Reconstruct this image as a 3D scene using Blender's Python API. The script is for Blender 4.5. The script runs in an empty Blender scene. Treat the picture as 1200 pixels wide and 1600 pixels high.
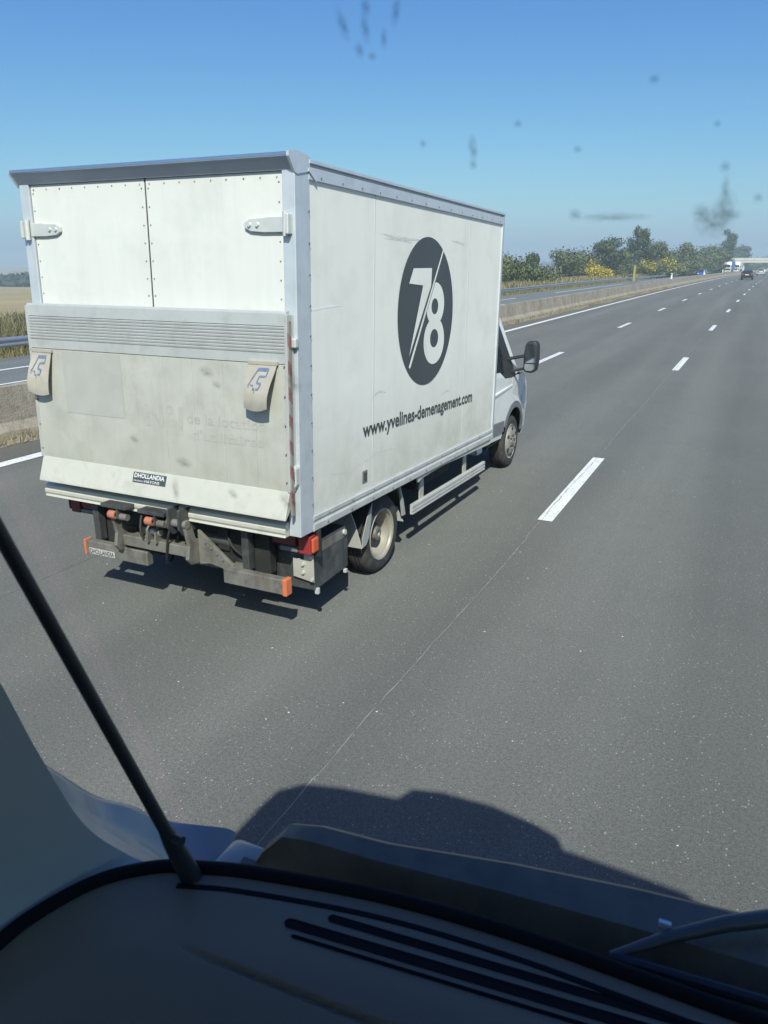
import bpy, bmesh, math, random
import numpy as np
from mathutils import Vector, Matrix

S = bpy.context.scene
COL = S.collection
rnd = random.Random(7)
nrg = np.random.default_rng(11)
R = math.radians

# ------------------------------------------------------------------ camera
CAMZ = 2.596
YAW, PITCH, ROLL = 0.4440, 0.3149, -0.0017
cam = bpy.data.cameras.new('camera')
cam.sensor_fit = 'VERTICAL'; cam.sensor_height = 36.0; cam.lens = 36.0 * 1200.7 / 1600.0
cam.clip_start = 0.02; cam.clip_end = 9000
cam.dof.use_dof = True; cam.dof.focus_distance = 7.5; cam.dof.aperture_fstop = 13.0
co = bpy.data.objects.new('camera', cam); COL.objects.link(co)
fw = Vector((-math.sin(YAW) * math.cos(PITCH), math.cos(YAW) * math.cos(PITCH), -math.sin(PITCH)))
r0 = Vector((math.cos(YAW), math.sin(YAW), 0)); u0 = r0.cross(fw)
rv = math.cos(ROLL) * r0 + math.sin(ROLL) * u0
uv = -math.sin(ROLL) * r0 + math.cos(ROLL) * u0
m3 = Matrix((rv, uv, -fw)).transposed()
co.matrix_world = Matrix.Translation((0, 0, CAMZ)) @ m3.to_4x4()
S.camera = co

# ------------------------------------------------------------------ light
SUN_TO = Vector((0.48, -0.90, 1.0)).normalized()
sun = bpy.data.lights.new('sun', 'SUN'); sun.energy = 4.6; sun.angle = R(0.5); sun.color = (1.0, 0.95, 0.87)
so = bpy.data.objects.new('sun', sun); COL.objects.link(so)
so.rotation_euler = SUN_TO.to_track_quat('Z', 'Y').to_euler()
W = bpy.data.worlds.new('World'); S.world = W; W.use_nodes = True
wn = W.node_tree.nodes; wl = W.node_tree.links
bg = wn['Background']
sky = wn.new('ShaderNodeTexSky'); sky.sky_type = 'NISHITA'; sky.sun_disc = False
sky.sun_elevation = math.asin(SUN_TO.z); sky.sun_rotation = math.atan2(SUN_TO.x, SUN_TO.y)
sky.altitude = 600; sky.air_density = 1.0; sky.dust_density = 2.0; sky.ozone_density = 3.0
SKY = 0.105
sc_ = wn.new('ShaderNodeVectorMath'); sc_.operation = 'SCALE'; sc_.inputs['Scale'].default_value = SKY; wl.new(sky.outputs[0], sc_.inputs[0])
sp_ = wn.new('ShaderNodeSeparateXYZ'); wl.new(sc_.outputs[0], sp_.inputs[0]); cb_ = wn.new('ShaderNodeCombineXYZ')
for i_, (gm, kk) in enumerate(((1.40, 0.95), (1.15, 0.965), (0.50, 0.83))):      # overall colour grade of the clear sky
    pw = wn.new('ShaderNodeMath'); pw.operation = 'POWER'; wl.new(sp_.outputs[i_], pw.inputs[0]); pw.inputs[1].default_value = gm
    ml = wn.new('ShaderNodeMath'); ml.operation = 'MULTIPLY'; wl.new(pw.outputs[0], ml.inputs[0]); ml.inputs[1].default_value = kk / SKY; wl.new(ml.outputs[0], cb_.inputs[i_])
wl.new(cb_.outputs[0], bg.inputs[0]); bg.inputs[1].default_value = SKY
S.view_settings.view_transform = 'Standard'; S.view_settings.look = 'None'
S.view_settings.exposure = 0.30; S.view_settings.gamma = 1.0; S.view_settings.use_curve_mapping = False
S.render.engine = 'CYCLES'
S.cycles.max_bounces = 8; S.cycles.transparent_max_bounces = 24
S.cycles.caustics_reflective = False; S.cycles.caustics_refractive = False

# ------------------------------------------------------------------ materials
MATS = {}
def nodes_of(name):
    m = bpy.data.materials.new(name); m.use_nodes = True
    nt = m.node_tree; return m, nt, nt.nodes, nt.links, nt.nodes['Principled BSDF']

def coords(nt, scale=(1, 1, 1)):
    t = nt.nodes.new('ShaderNodeTexCoord'); mp = nt.nodes.new('ShaderNodeMapping')
    mp.inputs['Scale'].default_value = scale
    nt.links.new(t.outputs['Object'], mp.inputs[0]); return mp.outputs[0]

def noise(nt, vec, scale, detail=4, rough=0.55):
    n = nt.nodes.new('ShaderNodeTexNoise'); n.inputs['Scale'].default_value = scale
    n.inputs['Detail'].default_value = detail; n.inputs['Roughness'].default_value = rough
    nt.links.new(vec, n.inputs['Vector']); return n.outputs['Fac']

def ramp(nt, fac, a, b, lo=0.0, hi=1.0):
    r = nt.nodes.new('ShaderNodeMapRange'); r.inputs['From Min'].default_value = a; r.inputs['From Max'].default_value = b
    r.inputs['To Min'].default_value = lo; r.inputs['To Max'].default_value = hi
    nt.links.new(fac, r.inputs['Value']); return r.outputs[0]

def mix(nt, fac, a, b, blend='MIX'):
    x = nt.nodes.new('ShaderNodeMix'); x.data_type = 'RGBA'; x.blend_type = blend
    for k, v in ((0, fac), (6, a), (7, b)):
        if isinstance(v, (int, float)): x.inputs[k].default_value = v
        elif isinstance(v, tuple): x.inputs[k].default_value = (*v[:3], 1)
        else: nt.links.new(v, x.inputs[k])
    return x.outputs[2]

def bump(nt, h, strength, dist=0.01):
    b = nt.nodes.new('ShaderNodeBump'); b.inputs['Strength'].default_value = strength; b.inputs['Distance'].default_value = dist
    nt.links.new(h, b.inputs['Height']); return b.outputs[0]

def mat(name, base, rough=0.5, metal=0.0, spec=0.5, var=0.0, vscale=3.0, dirt=None, streak=None, bmp=None, coat=0.0, emit=None, grime=None):
    """procedural surface: base colour with soft variation, optional blotchy dirt (colour, amount, scale) and vertical streaks"""
    m, nt, N, L, B = nodes_of(name)
    vec = coords(nt)
    c = base
    if var:
        c = mix(nt, ramp(nt, noise(nt, vec, vscale, 6), 0.3, 0.7), tuple(x * (1 - var) for x in base), tuple(min(1, x * (1 + var)) for x in base))
    if streak:
        col, amt, sc = streak
        sv = coords(nt, sc)
        c = mix(nt, ramp(nt, noise(nt, sv, 1.0, 5, 0.6), 0.48, 0.75, 0, amt), c, col)
    if dirt:
        col, amt, sc = dirt
        c = mix(nt, ramp(nt, noise(nt, vec, sc, 8, 0.65), 0.5, 0.72, 0, amt), c, col)
    if grime:      # road dirt thrown up over the lowest strip, (colour, height where it ends, where it is full, amount)
        gc, z1, z0, amt = grime
        gx = nt.nodes.new('ShaderNodeSeparateXYZ'); L.new(vec, gx.inputs[0])
        g1 = ramp(nt, gx.outputs[2], z1, z0); g2 = ramp(nt, noise(nt, vec, 2.6, 7, 0.65), 0.30, 0.68, 0.25, amt)
        gm = N.new('ShaderNodeMath'); gm.operation = 'MULTIPLY'; L.new(g1, gm.inputs[0]); L.new(g2, gm.inputs[1])
        c = mix(nt, gm.outputs[0], c, gc)
    if isinstance(c, tuple): B.inputs['Base Color'].default_value = (*c, 1)
    else: L.new(c, B.inputs['Base Color'])
    B.inputs['Roughness'].default_value = rough; B.inputs['Metallic'].default_value = metal
    B.inputs['Specular IOR Level'].default_value = spec; B.inputs['Coat Weight'].default_value = coat
    if bmp: L.new(bump(nt, noise(nt, vec, bmp[0], 5), bmp[1], bmp[2] if len(bmp) > 2 else 0.01), B.inputs['Normal'])
    if emit: B.inputs['Emission Color'].default_value = (*emit[0], 1); B.inputs['Emission Strength'].default_value = emit[1]
    MATS[name] = m
    return m

def asphalt_mat(name, base, warm=0.0):
    m, nt, N, L, B = nodes_of(name)
    vec = coords(nt)
    lane = coords(nt, (0.9, 0.03, 1))
    c = mix(nt, ramp(nt, noise(nt, lane, 1.0, 4), 0.32, 0.68), tuple(x * 0.86 for x in base), tuple(x * 1.14 for x in base))
    # polished wheel tracks and the oily strip between them, one set per 3.51 m lane
    sx = N.new('ShaderNodeSeparateXYZ'); tc_ = N.new('ShaderNodeTexCoord'); L.new(tc_.outputs['Object'], sx.inputs[0])
    def M_(op, a, b=None):
        q = N.new('ShaderNodeMath'); q.operation = op
        for k_, v_ in enumerate((a, b)):
            if v_ is None: continue
            if isinstance(v_, (int, float)): q.inputs[k_].default_value = v_
            else: L.new(v_, q.inputs[k_])
        return q.outputs[0]
    yy = M_('MULTIPLY', M_('MULTIPLY', sx.outputs[1], sx.outputs[1]), 6.2e-5)
    wob = M_('MULTIPLY', M_('SUBTRACT', noise(nt, coords(nt, (0.25, 0.06, 1)), 1.0, 3), 0.5), 0.9)
    ph = M_('MULTIPLY', M_('ADD', M_('ADD', M_('SUBTRACT', sx.outputs[0], yy), 1.768), wob), 2 * math.pi / 1.755)
    tr_k = M_('MULTIPLY', M_('ADD', M_('COSINE', ph), 1.0), 0.5)
    c = mix(nt, M_('MULTIPLY', tr_k, 0.9), c, mix(nt, 1.0, c, (0.885, 0.89, 0.90), 'MULTIPLY'))
    c = mix(nt, ramp(nt, noise(nt, vec, 0.35, 5), 0.4, 0.75, 0, 0.30), c, tuple(x * 1.25 for x in base))
    c = mix(nt, ramp(nt, noise(nt, coords(nt, (0.8, 0.25, 1)), 1.0, 6, 0.7), 0.58, 0.72, 0, 0.35), c, tuple(x * 0.66 for x in base))
    c = mix(nt, ramp(nt, noise(nt, vec, 2.2, 5, 0.7), 0.5, 0.75, 0, 0.25), c, tuple(x * 0.75 for x in base))
    grain = noise(nt, vec, 120.0, 4, 0.8)
    c = mix(nt, ramp(nt, grain, 0.30, 0.70), mix(nt, 1.0, c, (0.42, 0.42, 0.43), 'MULTIPLY'), mix(nt, 1.0, c, (1.62, 1.62, 1.58), 'MULTIPLY'))
    g2_ = noise(nt, vec, 46.0, 2, 0.6)
    c = mix(nt, ramp(nt, g2_, 0.34, 0.66), mix(nt, 1.0, c, (0.87, 0.87, 0.87), 'MULTIPLY'), mix(nt, 1.0, c, (1.14, 1.14, 1.135), 'MULTIPLY'))
    v = N.new('ShaderNodeTexVoronoi'); v.inputs['Scale'].default_value = 70.0; L.new(vec, v.inputs['Vector'])
    wn_ = N.new('ShaderNodeSeparateColor'); L.new(v.outputs['Color'], wn_.inputs[0])
    chip = N.new('ShaderNodeMath'); chip.operation = 'GREATER_THAN'; chip.inputs[1].default_value = 0.965; L.new(wn_.outputs[0], chip.inputs[0])
    near = N.new('ShaderNodeMath'); near.operation = 'LESS_THAN'; near.inputs[1].default_value = 0.33; L.new(v.outputs['Distance'], near.inputs[0])
    mm = N.new('ShaderNodeMath'); mm.operation = 'MULTIPLY'; L.new(chip.outputs[0], mm.inputs[0]); L.new(near.outputs[0], mm.inputs[1])
    c = mix(nt, mm.outputs[0], c, (0.25, 0.248, 0.235))
    v2 = N.new('ShaderNodeTexVoronoi'); v2.inputs['Scale'].default_value = 17.0; L.new(vec, v2.inputs['Vector'])
    s2 = N.new('ShaderNodeSeparateColor'); L.new(v2.outputs['Color'], s2.inputs[0])
    c2 = N.new('ShaderNodeMath'); c2.operation = 'GREATER_THAN'; c2.inputs[1].default_value = 0.972; L.new(s2.outputs[1], c2.inputs[0])
    n2 = N.new('ShaderNodeMath'); n2.operation = 'LESS_THAN'; n2.inputs[1].default_value = 0.11; L.new(v2.outputs['Distance'], n2.inputs[0])
    m2 = N.new('ShaderNodeMath'); m2.operation = 'MULTIPLY'; L.new(c2.outputs[0], m2.inputs[0]); L.new(n2.outputs[0], m2.inputs[1])
    c = mix(nt, m2.outputs[0], c, (0.50, 0.495, 0.47))
    L.new(c, B.inputs['Base Color'])
    B.inputs['Roughness'].default_value = 0.78; B.inputs['Specular IOR Level'].default_value = 0.3; B.inputs['Diffuse Roughness'].default_value = 1.0
    L.new(bump(nt, grain, 0.55, 0.006), B.inputs['Normal'])
    MATS[name] = m
    return m

def foliage_mat(name, dark, light, rough=0.6):
    m, nt, N, L, B = nodes_of(name)
    g = N.new('ShaderNodeNewGeometry')
    vec = coords(nt)
    c = mix(nt, g.outputs['Random Per Island'], dark, light)
    c = mix(nt, ramp(nt, noise(nt, vec, 0.7, 3), 0.35, 0.7), mix(nt, 1.0, c, (0.8, 0.82, 0.8), 'MULTIPLY'), mix(nt, 1.0, c, (1.2, 1.15, 1.1), 'MULTIPLY'))
    L.new(c, B.inputs['Base Color']); B.inputs['Roughness'].default_value = rough; B.inputs['Specular IOR Level'].default_value = 0.2
    MATS[name] = m
    return m

A_ROAD = asphalt_mat('asphalt', (0.100, 0.102, 0.0985))
A_SHOULDER = asphalt_mat('asphalt_shoulder', (0.085, 0.085, 0.076))
A_OPP = asphalt_mat('asphalt_far', (0.105, 0.112, 0.116))
PAINT = mat('road_paint', (0.76, 0.76, 0.72), 0.6, var=0.08, vscale=5, dirt=((0.24, 0.24, 0.22), 0.8, 26))
SEAM = mat('seam_filler', (0.20, 0.20, 0.19), 0.8, var=0.4, vscale=9)
CONC = mat('barrier_concrete', (0.335, 0.295, 0.235), 0.9, var=0.2, vscale=1.3, dirt=((0.15, 0.125, 0.095), 0.75, 7), streak=((0.19, 0.165, 0.13), 0.7, (2.5, 2.5, 0.35)), bmp=(28, 0.6, 0.02))
CONC_PALE = mat('bridge_concrete', (0.62, 0.59, 0.53), 0.85, var=0.1, vscale=0.3, streak=((0.36, 0.34, 0.30), 0.5, (0.5, 0.5, 0.2)))
GALV = mat('galvanised_steel', (0.50, 0.52, 0.53), 0.42, 0.75, var=0.12, vscale=2)
WHITEPL = mat('white_plastic', (0.78, 0.78, 0.76), 0.5, var=0.05)
YELLOWPL = mat('yellow_paint', (0.40, 0.31, 0.09), 0.5, var=0.08)
WOODPOST = mat('weathered_wood', (0.33, 0.30, 0.25), 0.9, var=0.2, vscale=6)
# lorry surfaces
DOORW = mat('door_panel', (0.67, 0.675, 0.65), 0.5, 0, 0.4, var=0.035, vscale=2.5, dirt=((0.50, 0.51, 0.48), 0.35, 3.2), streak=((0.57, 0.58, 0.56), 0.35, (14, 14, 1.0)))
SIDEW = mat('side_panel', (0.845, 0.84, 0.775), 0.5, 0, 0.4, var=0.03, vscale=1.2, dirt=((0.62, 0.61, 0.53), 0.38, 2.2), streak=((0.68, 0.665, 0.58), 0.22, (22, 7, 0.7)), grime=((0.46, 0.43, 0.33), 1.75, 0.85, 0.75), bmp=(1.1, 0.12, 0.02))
ALU = mat('aluminium_anodised', (0.62, 0.66, 0.70), 0.42, 0.35, var=0.05, vscale=6, dirt=((0.44, 0.45, 0.45), 0.4, 7), streak=((0.50, 0.52, 0.53), 0.4, (20, 20, 1.2)))
ALU_N = mat('aluminium_plain', (0.60, 0.60, 0.555), 0.5, 0.3, var=0.07, vscale=5, dirt=((0.40, 0.385, 0.34), 0.55, 6))
ALU_CAN = mat('aluminium_canopy', (0.46, 0.56, 0.68), 0.35, 0.9, var=0.05, vscale=6)
ALU_DIRTY = mat('aluminium_dirty', (0.53, 0.525, 0.475), 0.55, 0.2, var=0.07, vscale=4, dirt=((0.37, 0.345, 0.28), 0.45, 5), streak=((0.43, 0.415, 0.36), 0.4, (14, 14, 1.2)), grime=((0.40, 0.36, 0.28), 1.5, 0.95, 0.6))
ALU_LIP = mat('aluminium_lip', (0.55, 0.54, 0.475), 0.55, 0.15, var=0.08, vscale=5, dirt=((0.36, 0.33, 0.28), 0.65, 5))
ALU_RIB = mat('aluminium_ribbed', (0.56, 0.57, 0.55), 0.45, 0.35, var=0.06, vscale=3, dirt=((0.40, 0.39, 0.36), 0.45, 7))
JOINT = mat('joint_filler', (0.60, 0.60, 0.55), 0.6)
RIVET = mat('rivet_steel', (0.30, 0.31, 0.32), 0.45, 0.6)
HINGE = mat('hinge_zinc', (0.62, 0.63, 0.61), 0.45, 0.3, var=0.08, vscale=9)
RUBBER = mat('black_rubber', (0.022, 0.022, 0.023), 0.65, var=0.2, vscale=10)
GAP = mat('dark_gap', (0.03, 0.03, 0.032), 0.8)
TYRE = mat('tyre_rubber', (0.040, 0.038, 0.036), 0.85, var=0.25, vscale=10, dirt=((0.13, 0.115, 0.10), 0.55, 9))
RIM = mat('dusty_rim', (0.37, 0.345, 0.29), 0.5, 0.25, var=0.12, vscale=7, dirt=((0.26, 0.22, 0.17), 0.6, 14))
HUBD = mat('dusty_shaded_disc', (0.24, 0.215, 0.175), 0.7, 0.1, var=0.2, vscale=9)  # dusty steel, darkened to carry the shade inside the dished rim
HUB = mat('hub_steel', (0.20, 0.19, 0.17), 0.6, 0.3, var=0.2, vscale=15)
CHASSIS = mat('chassis_black', (0.030, 0.030, 0.030), 0.7, 0, 0.3, var=0.3, vscale=4, dirt=((0.09, 0.085, 0.075), 0.5, 6))
STEEL_D = mat('dark_steel', (0.075, 0.08, 0.08), 0.5, 0.3, var=0.3, vscale=5, dirt=((0.17, 0.165, 0.15), 0.7, 8), streak=((0.03, 0.03, 0.03), 0.6, (18, 18, 2)))
STEEL_G = mat('grey_steel', (0.215, 0.205, 0.18), 0.55, 0.25, var=0.2, vscale=7, dirt=((0.085, 0.08, 0.072), 0.85, 8), streak=((0.12, 0.09, 0.06), 0.55, (20, 20, 2.5)))
MUDG = mat('mudguard_grey', (0.36, 0.355, 0.33), 0.7, var=0.12, vscale=5)
BLACKPL = mat('black_plastic', (0.028, 0.029, 0.031), 0.5, var=0.15, vscale=6)
GREYPL = mat('grey_plastic', (0.17, 0.175, 0.185), 0.6, var=0.08, vscale=8)
ORANGE = mat('orange_cap', (0.62, 0.17, 0.07), 0.55, var=0.08, vscale=20)
ROLLER = mat('orange_roller', (0.42, 0.155, 0.095), 0.6, var=0.15, vscale=14)
REDLENS = mat('red_lens', (0.29, 0.035, 0.035), 0.25, coat=0.5)
ORLENS = mat('amber_lens', (0.60, 0.11, 0.04), 0.25, coat=0.5)
CLRLENS = mat('clear_lens', (0.55, 0.56, 0.58), 0.2, coat=0.5)
INK = mat('print_dark', (0.062, 0.072, 0.080), 0.5, var=0.06, vscale=2)
GHOST = mat('ghost_print', (0.478, 0.472, 0.428), 0.6, 0.2, var=0.1, vscale=20)
GHOST2 = mat('ghost_patch', (0.485, 0.485, 0.445), 0.6, 0.25, var=0.06, vscale=6)
BLUEINK = mat('print_blue', (0.14, 0.18, 0.29), 0.6, var=0.25, vscale=40)
PLATEINK = mat('plate_ink', (0.62, 0.63, 0.62), 0.5)
STICK = mat('old_sticker', (0.50, 0.49, 0.46), 0.6, var=0.1, vscale=30)
PLATE = mat('plate_navy', (0.055, 0.065, 0.075), 0.45)
FLAG = mat('flag_canvas', (0.39, 0.365, 0.315), 0.85, var=0.1, vscale=12, dirt=((0.40, 0.33, 0.24), 0.6, 14))
CABW = mat('cab_white', (0.74, 0.75, 0.73), 0.35, 0, 0.5, coat=0.3, dirt=((0.5, 0.5, 0.46), 0.4, 4), grime=((0.46, 0.44, 0.38), 0.9, 0.5, 0.5))
CARGLASS = mat('dark_glass', (0.022, 0.028, 0.032), 0.06, 0, 0.7)
SEATBL = mat('seat_blue', (0.05, 0.16, 0.30), 0.8)
SEATDK = mat('seat_dark', (0.03, 0.03, 0.035), 0.8)
MIRROR = mat('mirror_glass', (0.55, 0.58, 0.60), 0.05, 0.95)
# own vehicle
DASH = mat('dash_vinyl', (0.215, 0.160, 0.086), 0.55, 0, 0.45, var=0.06, vscale=3, bmp=(900, 0.15, 0.001))
DASHDK = mat('gasket_and_slot_shade', (0.010, 0.010, 0.009), 0.75, 0, 0.12)  # rubber bead and seam, also the painted shade of the demister slots
TRIM = mat('pillar_vinyl', (0.54, 0.51, 0.43), 0.6, 0, 0.4, var=0.04, vscale=2, bmp=(700, 0.12, 0.001))
LINER = mat('unseen_dark_liner', (0.13, 0.13, 0.12), 0.9, var=0.05)  # dark lining out of view, added to cut bounce light on the dash
POSTDK = mat('post_black', (0.028, 0.032, 0.032), 0.5)
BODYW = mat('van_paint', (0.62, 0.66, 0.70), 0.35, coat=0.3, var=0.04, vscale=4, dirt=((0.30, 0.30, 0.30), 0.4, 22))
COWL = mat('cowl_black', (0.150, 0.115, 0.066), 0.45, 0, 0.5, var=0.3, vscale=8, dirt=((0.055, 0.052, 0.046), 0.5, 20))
BODYC = mat('van_corner_shaded', (0.28, 0.265, 0.21), 0.35, coat=0.3, var=0.05, vscale=4, dirt=((0.20, 0.20, 0.20), 0.5, 22))  # white van paint darkened, the corner's shade mixed into the colour
WIPER = mat('wiper_grey', (0.075, 0.075, 0.07), 0.45, 0.2)
# plants
F_BUSH = foliage_mat('bush_leaves', (0.098, 0.122, 0.052), (0.150, 0.170, 0.080))
F_DARK = foliage_mat('dark_leaves', (0.058, 0.084, 0.048), (0.094, 0.122, 0.066))
F_MID = foliage_mat('mid_leaves', (0.086, 0.112, 0.055), (0.136, 0.158, 0.080))
F_BROOM = foliage_mat('broom_flowers', (0.55, 0.41, 0.03), (0.82, 0.64, 0.08))
F_DRY = foliage_mat('dry_grass', (0.17, 0.145, 0.08), (0.34, 0.29, 0.17), 0.8)
F_VERGE = foliage_mat('verge_grass', (0.13, 0.13, 0.055), (0.28, 0.255, 0.13), 0.8)
F_SCRUB = foliage_mat('scrub', (0.105, 0.105, 0.055), (0.25, 0.225, 0.14), 0.8)
F_FAR = foliage_mat('far_wood', (0.022, 0.036, 0.024), (0.05, 0.07, 0.042))
BARK = mat('bark', (0.075, 0.062, 0.048), 0.9, var=0.2, vscale=4)

def ground_mat():
    m, nt, N, L, B = nodes_of('field_ground')
    vec = coords(nt)
    at = N.new('ShaderNodeVertexColor'); at.layer_name = 'zone'
    sp = N.new('ShaderNodeSeparateColor'); L.new(at.outputs[0], sp.inputs[0])
    dry = mix(nt, ramp(nt, noise(nt, vec, 0.05, 6), 0.35, 0.65), (0.33, 0.265, 0.15), (0.42, 0.34, 0.20))
    grn = mix(nt, ramp(nt, noise(nt, vec, 0.6, 6, 0.7), 0.35, 0.65), (0.125, 0.12, 0.055), (0.26, 0.225, 0.12))
    c = mix(nt, sp.outputs[0], grn, dry)
    c = mix(nt, ramp(nt, noise(nt, vec, 9, 5, 0.7), 0.35, 0.7, 0, 0.35), c, (0.10, 0.09, 0.05))
    L.new(c, B.inputs['Base Color']); B.inputs['Roughness'].default_value = 0.95; B.inputs['Specular IOR Level'].default_value = 0.1
    return m
GROUND = ground_mat()

def glass_mat():
    m = bpy.data.materials.new('windscreen_glass'); m.use_nodes = True
    nt = m.node_tree; nt.nodes.remove(nt.nodes['Principled BSDF'])
    t = nt.nodes.new('ShaderNodeBsdfTransparent'); t.inputs[0].default_value = (0.925, 0.985, 0.95, 1)
    nt.links.new(t.outputs[0], nt.nodes['Material Output'].inputs[0])
    return m
GLASS = glass_mat()

def grime_mat(name, col, strength, sharp=0.5, nscale=9):
    """dirt on glass: soft edged blot, thinned by noise"""
    m = bpy.data.materials.new(name); m.use_nodes = True
    nt = m.node_tree; N = nt.nodes; L = nt.links; N.remove(N['Principled BSDF'])
    t = N.new('ShaderNodeBsdfTransparent'); d = N.new('ShaderNodeBsdfDiffuse'); d.inputs[0].default_value = (*col, 1)
    uvn = N.new('ShaderNodeUVMap'); uvn.uv_map = 'blot'
    g = N.new('ShaderNodeVectorMath'); g.operation = 'LENGTH'; L.new(uvn.outputs[0], g.inputs[0])
    f = ramp(nt, g.outputs['Value'], 1.0, sharp)
    n = ramp(nt, noise(nt, uvn.outputs[0], nscale * 0.2, 5, 0.6), 0.3, 0.62)
    mm = N.new('ShaderNodeMath'); mm.operation = 'MULTIPLY'; L.new(f, mm.inputs[0]); L.new(n, mm.inputs[1])
    m3_ = N.new('ShaderNodeMath'); m3_.operation = 'MULTIPLY'; L.new(mm.outputs[0], m3_.inputs[0]); m3_.inputs[1].default_value = strength
    x = N.new('ShaderNodeMixShader'); L.new(m3_.outputs[0], x.inputs[0]); L.new(t.outputs[0], x.inputs[1]); L.new(d.outputs[0], x.inputs[2])
    L.new(x.outputs[0], N['Material Output'].inputs[0])
    return m
SPLAT = grime_mat('insect_smear', (0.09, 0.085, 0.085), 0.62, 0.0, 14)
DUSTM = grime_mat('dust_smear', (0.45, 0.46, 0.44), 0.32, 0.0, 7)
SMUDGE = grime_mat('dark_smudge', (0.10, 0.09, 0.08), 0.5, 0.2)

# ------------------------------------------------------------------ mesh helpers
TILT = (-0.0294, 0.0023)
def link(o, parent=None):
    COL.objects.link(o)
    if parent is not None: o.parent = parent
    return o

def props(o, label=None, cat=None, group=None, kind=None):
    if label: o['label'] = label
    if cat: o['category'] = cat
    if group: o['group'] = group
    if kind: o['kind'] = kind
    return o

def empty(name, loc=(0, 0, 0), rz=0.0, label=None, cat=None, group=None):
    o = bpy.data.objects.new(name, None); link(o); o.location = loc; o.rotation_euler = (0, 0, rz); o.empty_display_size = 0.3
    return props(o, label, cat, group)

class MB:
    def __init__(s): s.v = []; s.f = []
    def add(s, vs, fs):
        b = len(s.v); s.v += [tuple(x) for x in vs]; s.f += [tuple(i + b for i in f) for f in fs]; return s
    def box(s, x0, x1, y0, y1, z0, z1):
        return s.add([(x0, y0, z0), (x1, y0, z0), (x1, y1, z0), (x0, y1, z0), (x0, y0, z1), (x1, y0, z1), (x1, y1, z1), (x0, y1, z1)],
                     [(0, 3, 2, 1), (4, 5, 6, 7), (0, 1, 5, 4), (1, 2, 6, 5), (2, 3, 7, 6), (3, 0, 4, 7)])
    def prism(s, poly, axis, a, b):
        """poly of 2-D points extruded along axis from a to b; the 2-D axes are the other two in x,y,z order"""
        def P(p, t):
            q = list(p); q.insert(axis, t); return q
        n = len(poly)
        return s.add([P(p, a) for p in poly] + [P(p, b) for p in poly],
                     [tuple(range(n)), tuple(range(2 * n - 1, n - 1, -1))] + [(i, i + n, (i + 1) % n + n, (i + 1) % n) for i in range(n)])
    def tube(s, pts, r, n=8, caps=True):
        pts = [Vector(p) for p in pts]; rr = r if isinstance(r, (list, tuple)) else [r] * len(pts)
        vs = []
        for i, p in enumerate(pts):
            d = (pts[min(i + 1, len(pts) - 1)] - pts[max(i - 1, 0)]).normalized()
            a = d.orthogonal().normalized() if i == 0 else (a - d * a.dot(d)).normalized()
            b = d.cross(a)
            vs += [p + (a * math.cos(2 * math.pi * k / n) + b * math.sin(2 * math.pi * k / n)) * rr[i] for k in range(n)]
        fs = [(i * n + k, i * n + (k + 1) % n, (i + 1) * n + (k + 1) % n, (i + 1) * n + k) for i in range(len(pts) - 1) for k in range(n)]
        if caps: fs += [tuple(range(n - 1, -1, -1)), tuple((len(pts) - 1) * n + k for k in range(n))]
        return s.add(vs, fs)
    def lathe(s, prof, c, n=32, closed=True):
        """profile of (x offset, radius) about an x axis through c"""
        k = len(prof); vs = []
        for j in range(n):
            a = 2 * math.pi * j / n
            vs += [(c[0] + x, c[1] + r * math.cos(a), c[2] + r * math.sin(a)) for x, r in prof]
        fs = []
        for j in range(n):
            j2 = (j + 1) % n
            for i in range(k if closed else k - 1):
                i2 = (i + 1) % k
                fs.append((j * k + i, j * k + i2, j2 * k + i2, j2 * k + i))
        return s.add(vs, fs)
    def disc(s, c, r, axis, n=20, ry=None):
        vs = []
        for k in range(n):
            a = 2 * math.pi * k / n; q = [r * math.cos(a), (ry or r) * math.sin(a)]; q.insert(axis, 0.0)
            vs.append((c[0] + q[0], c[1] + q[1], c[2] + q[2]))
        return s.add(vs, [tuple(range(n))])
    def grid(s, rows):
        n = len(rows[0]); vs = [p for r in rows for p in r]
        return s.add(vs, [(i * n + j, i * n + j + 1, (i + 1) * n + j + 1, (i + 1) * n + j) for i in range(len(rows) - 1) for j in range(n - 1)])
    def mesh(s, name, bevel=0.0, smooth=False, tilt=False, seg=2):
        vs = s.v
        if tilt:
            tp, tr = TILT
            vs = [(x + tr * z, y - tp * z, z + tp * y - tr * x) for x, y, z in vs]
        me = bpy.data.meshes.new(name); me.from_pydata([tuple(v) for v in vs], [], s.f); me.update()
        bm = bmesh.new(); bm.from_mesh(me)
        bmesh.ops.recalc_face_normals(bm, faces=bm.faces)
        if bevel:
            es = [e for e in bm.edges if len(e.link_faces) == 2 and e.calc_face_angle(0) > 0.5]
            bmesh.ops.bevel(bm, geom=es, offset=bevel, segments=seg, affect='EDGES', profile=0.5, clamp_overlap=True)
        bm.to_mesh(me); bm.free()
        if smooth:
            me.polygons.foreach_set('use_smooth', [True] * len(me.polygons))
            try: me.set_sharp_from_angle(angle=R(38))
            except Exception: pass
        return me
    def build(s, name, m, parent=None, bevel=0.0, smooth=False, tilt=False, seg=2):
        me = s.mesh(name, bevel, smooth, tilt, seg); me.materials.append(m)
        return link(bpy.data.objects.new(name, me), parent)

def catmull(P, n):
    P = [Vector(p) for p in P]; out = []
    for i in range(len(P) - 1):
        a = P[max(i - 1, 0)]; b_ = P[i]; c = P[i + 1]; d = P[min(i + 2, len(P) - 1)]
        for k in range(n):
            t = k / n; out.append(.5 * ((2 * b_) + (c - a) * t + (2 * a - 5 * b_ + 4 * c - d) * t * t + (3 * b_ - a - 3 * c + d) * t ** 3))
    out.append(P[-1]); return out

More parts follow.
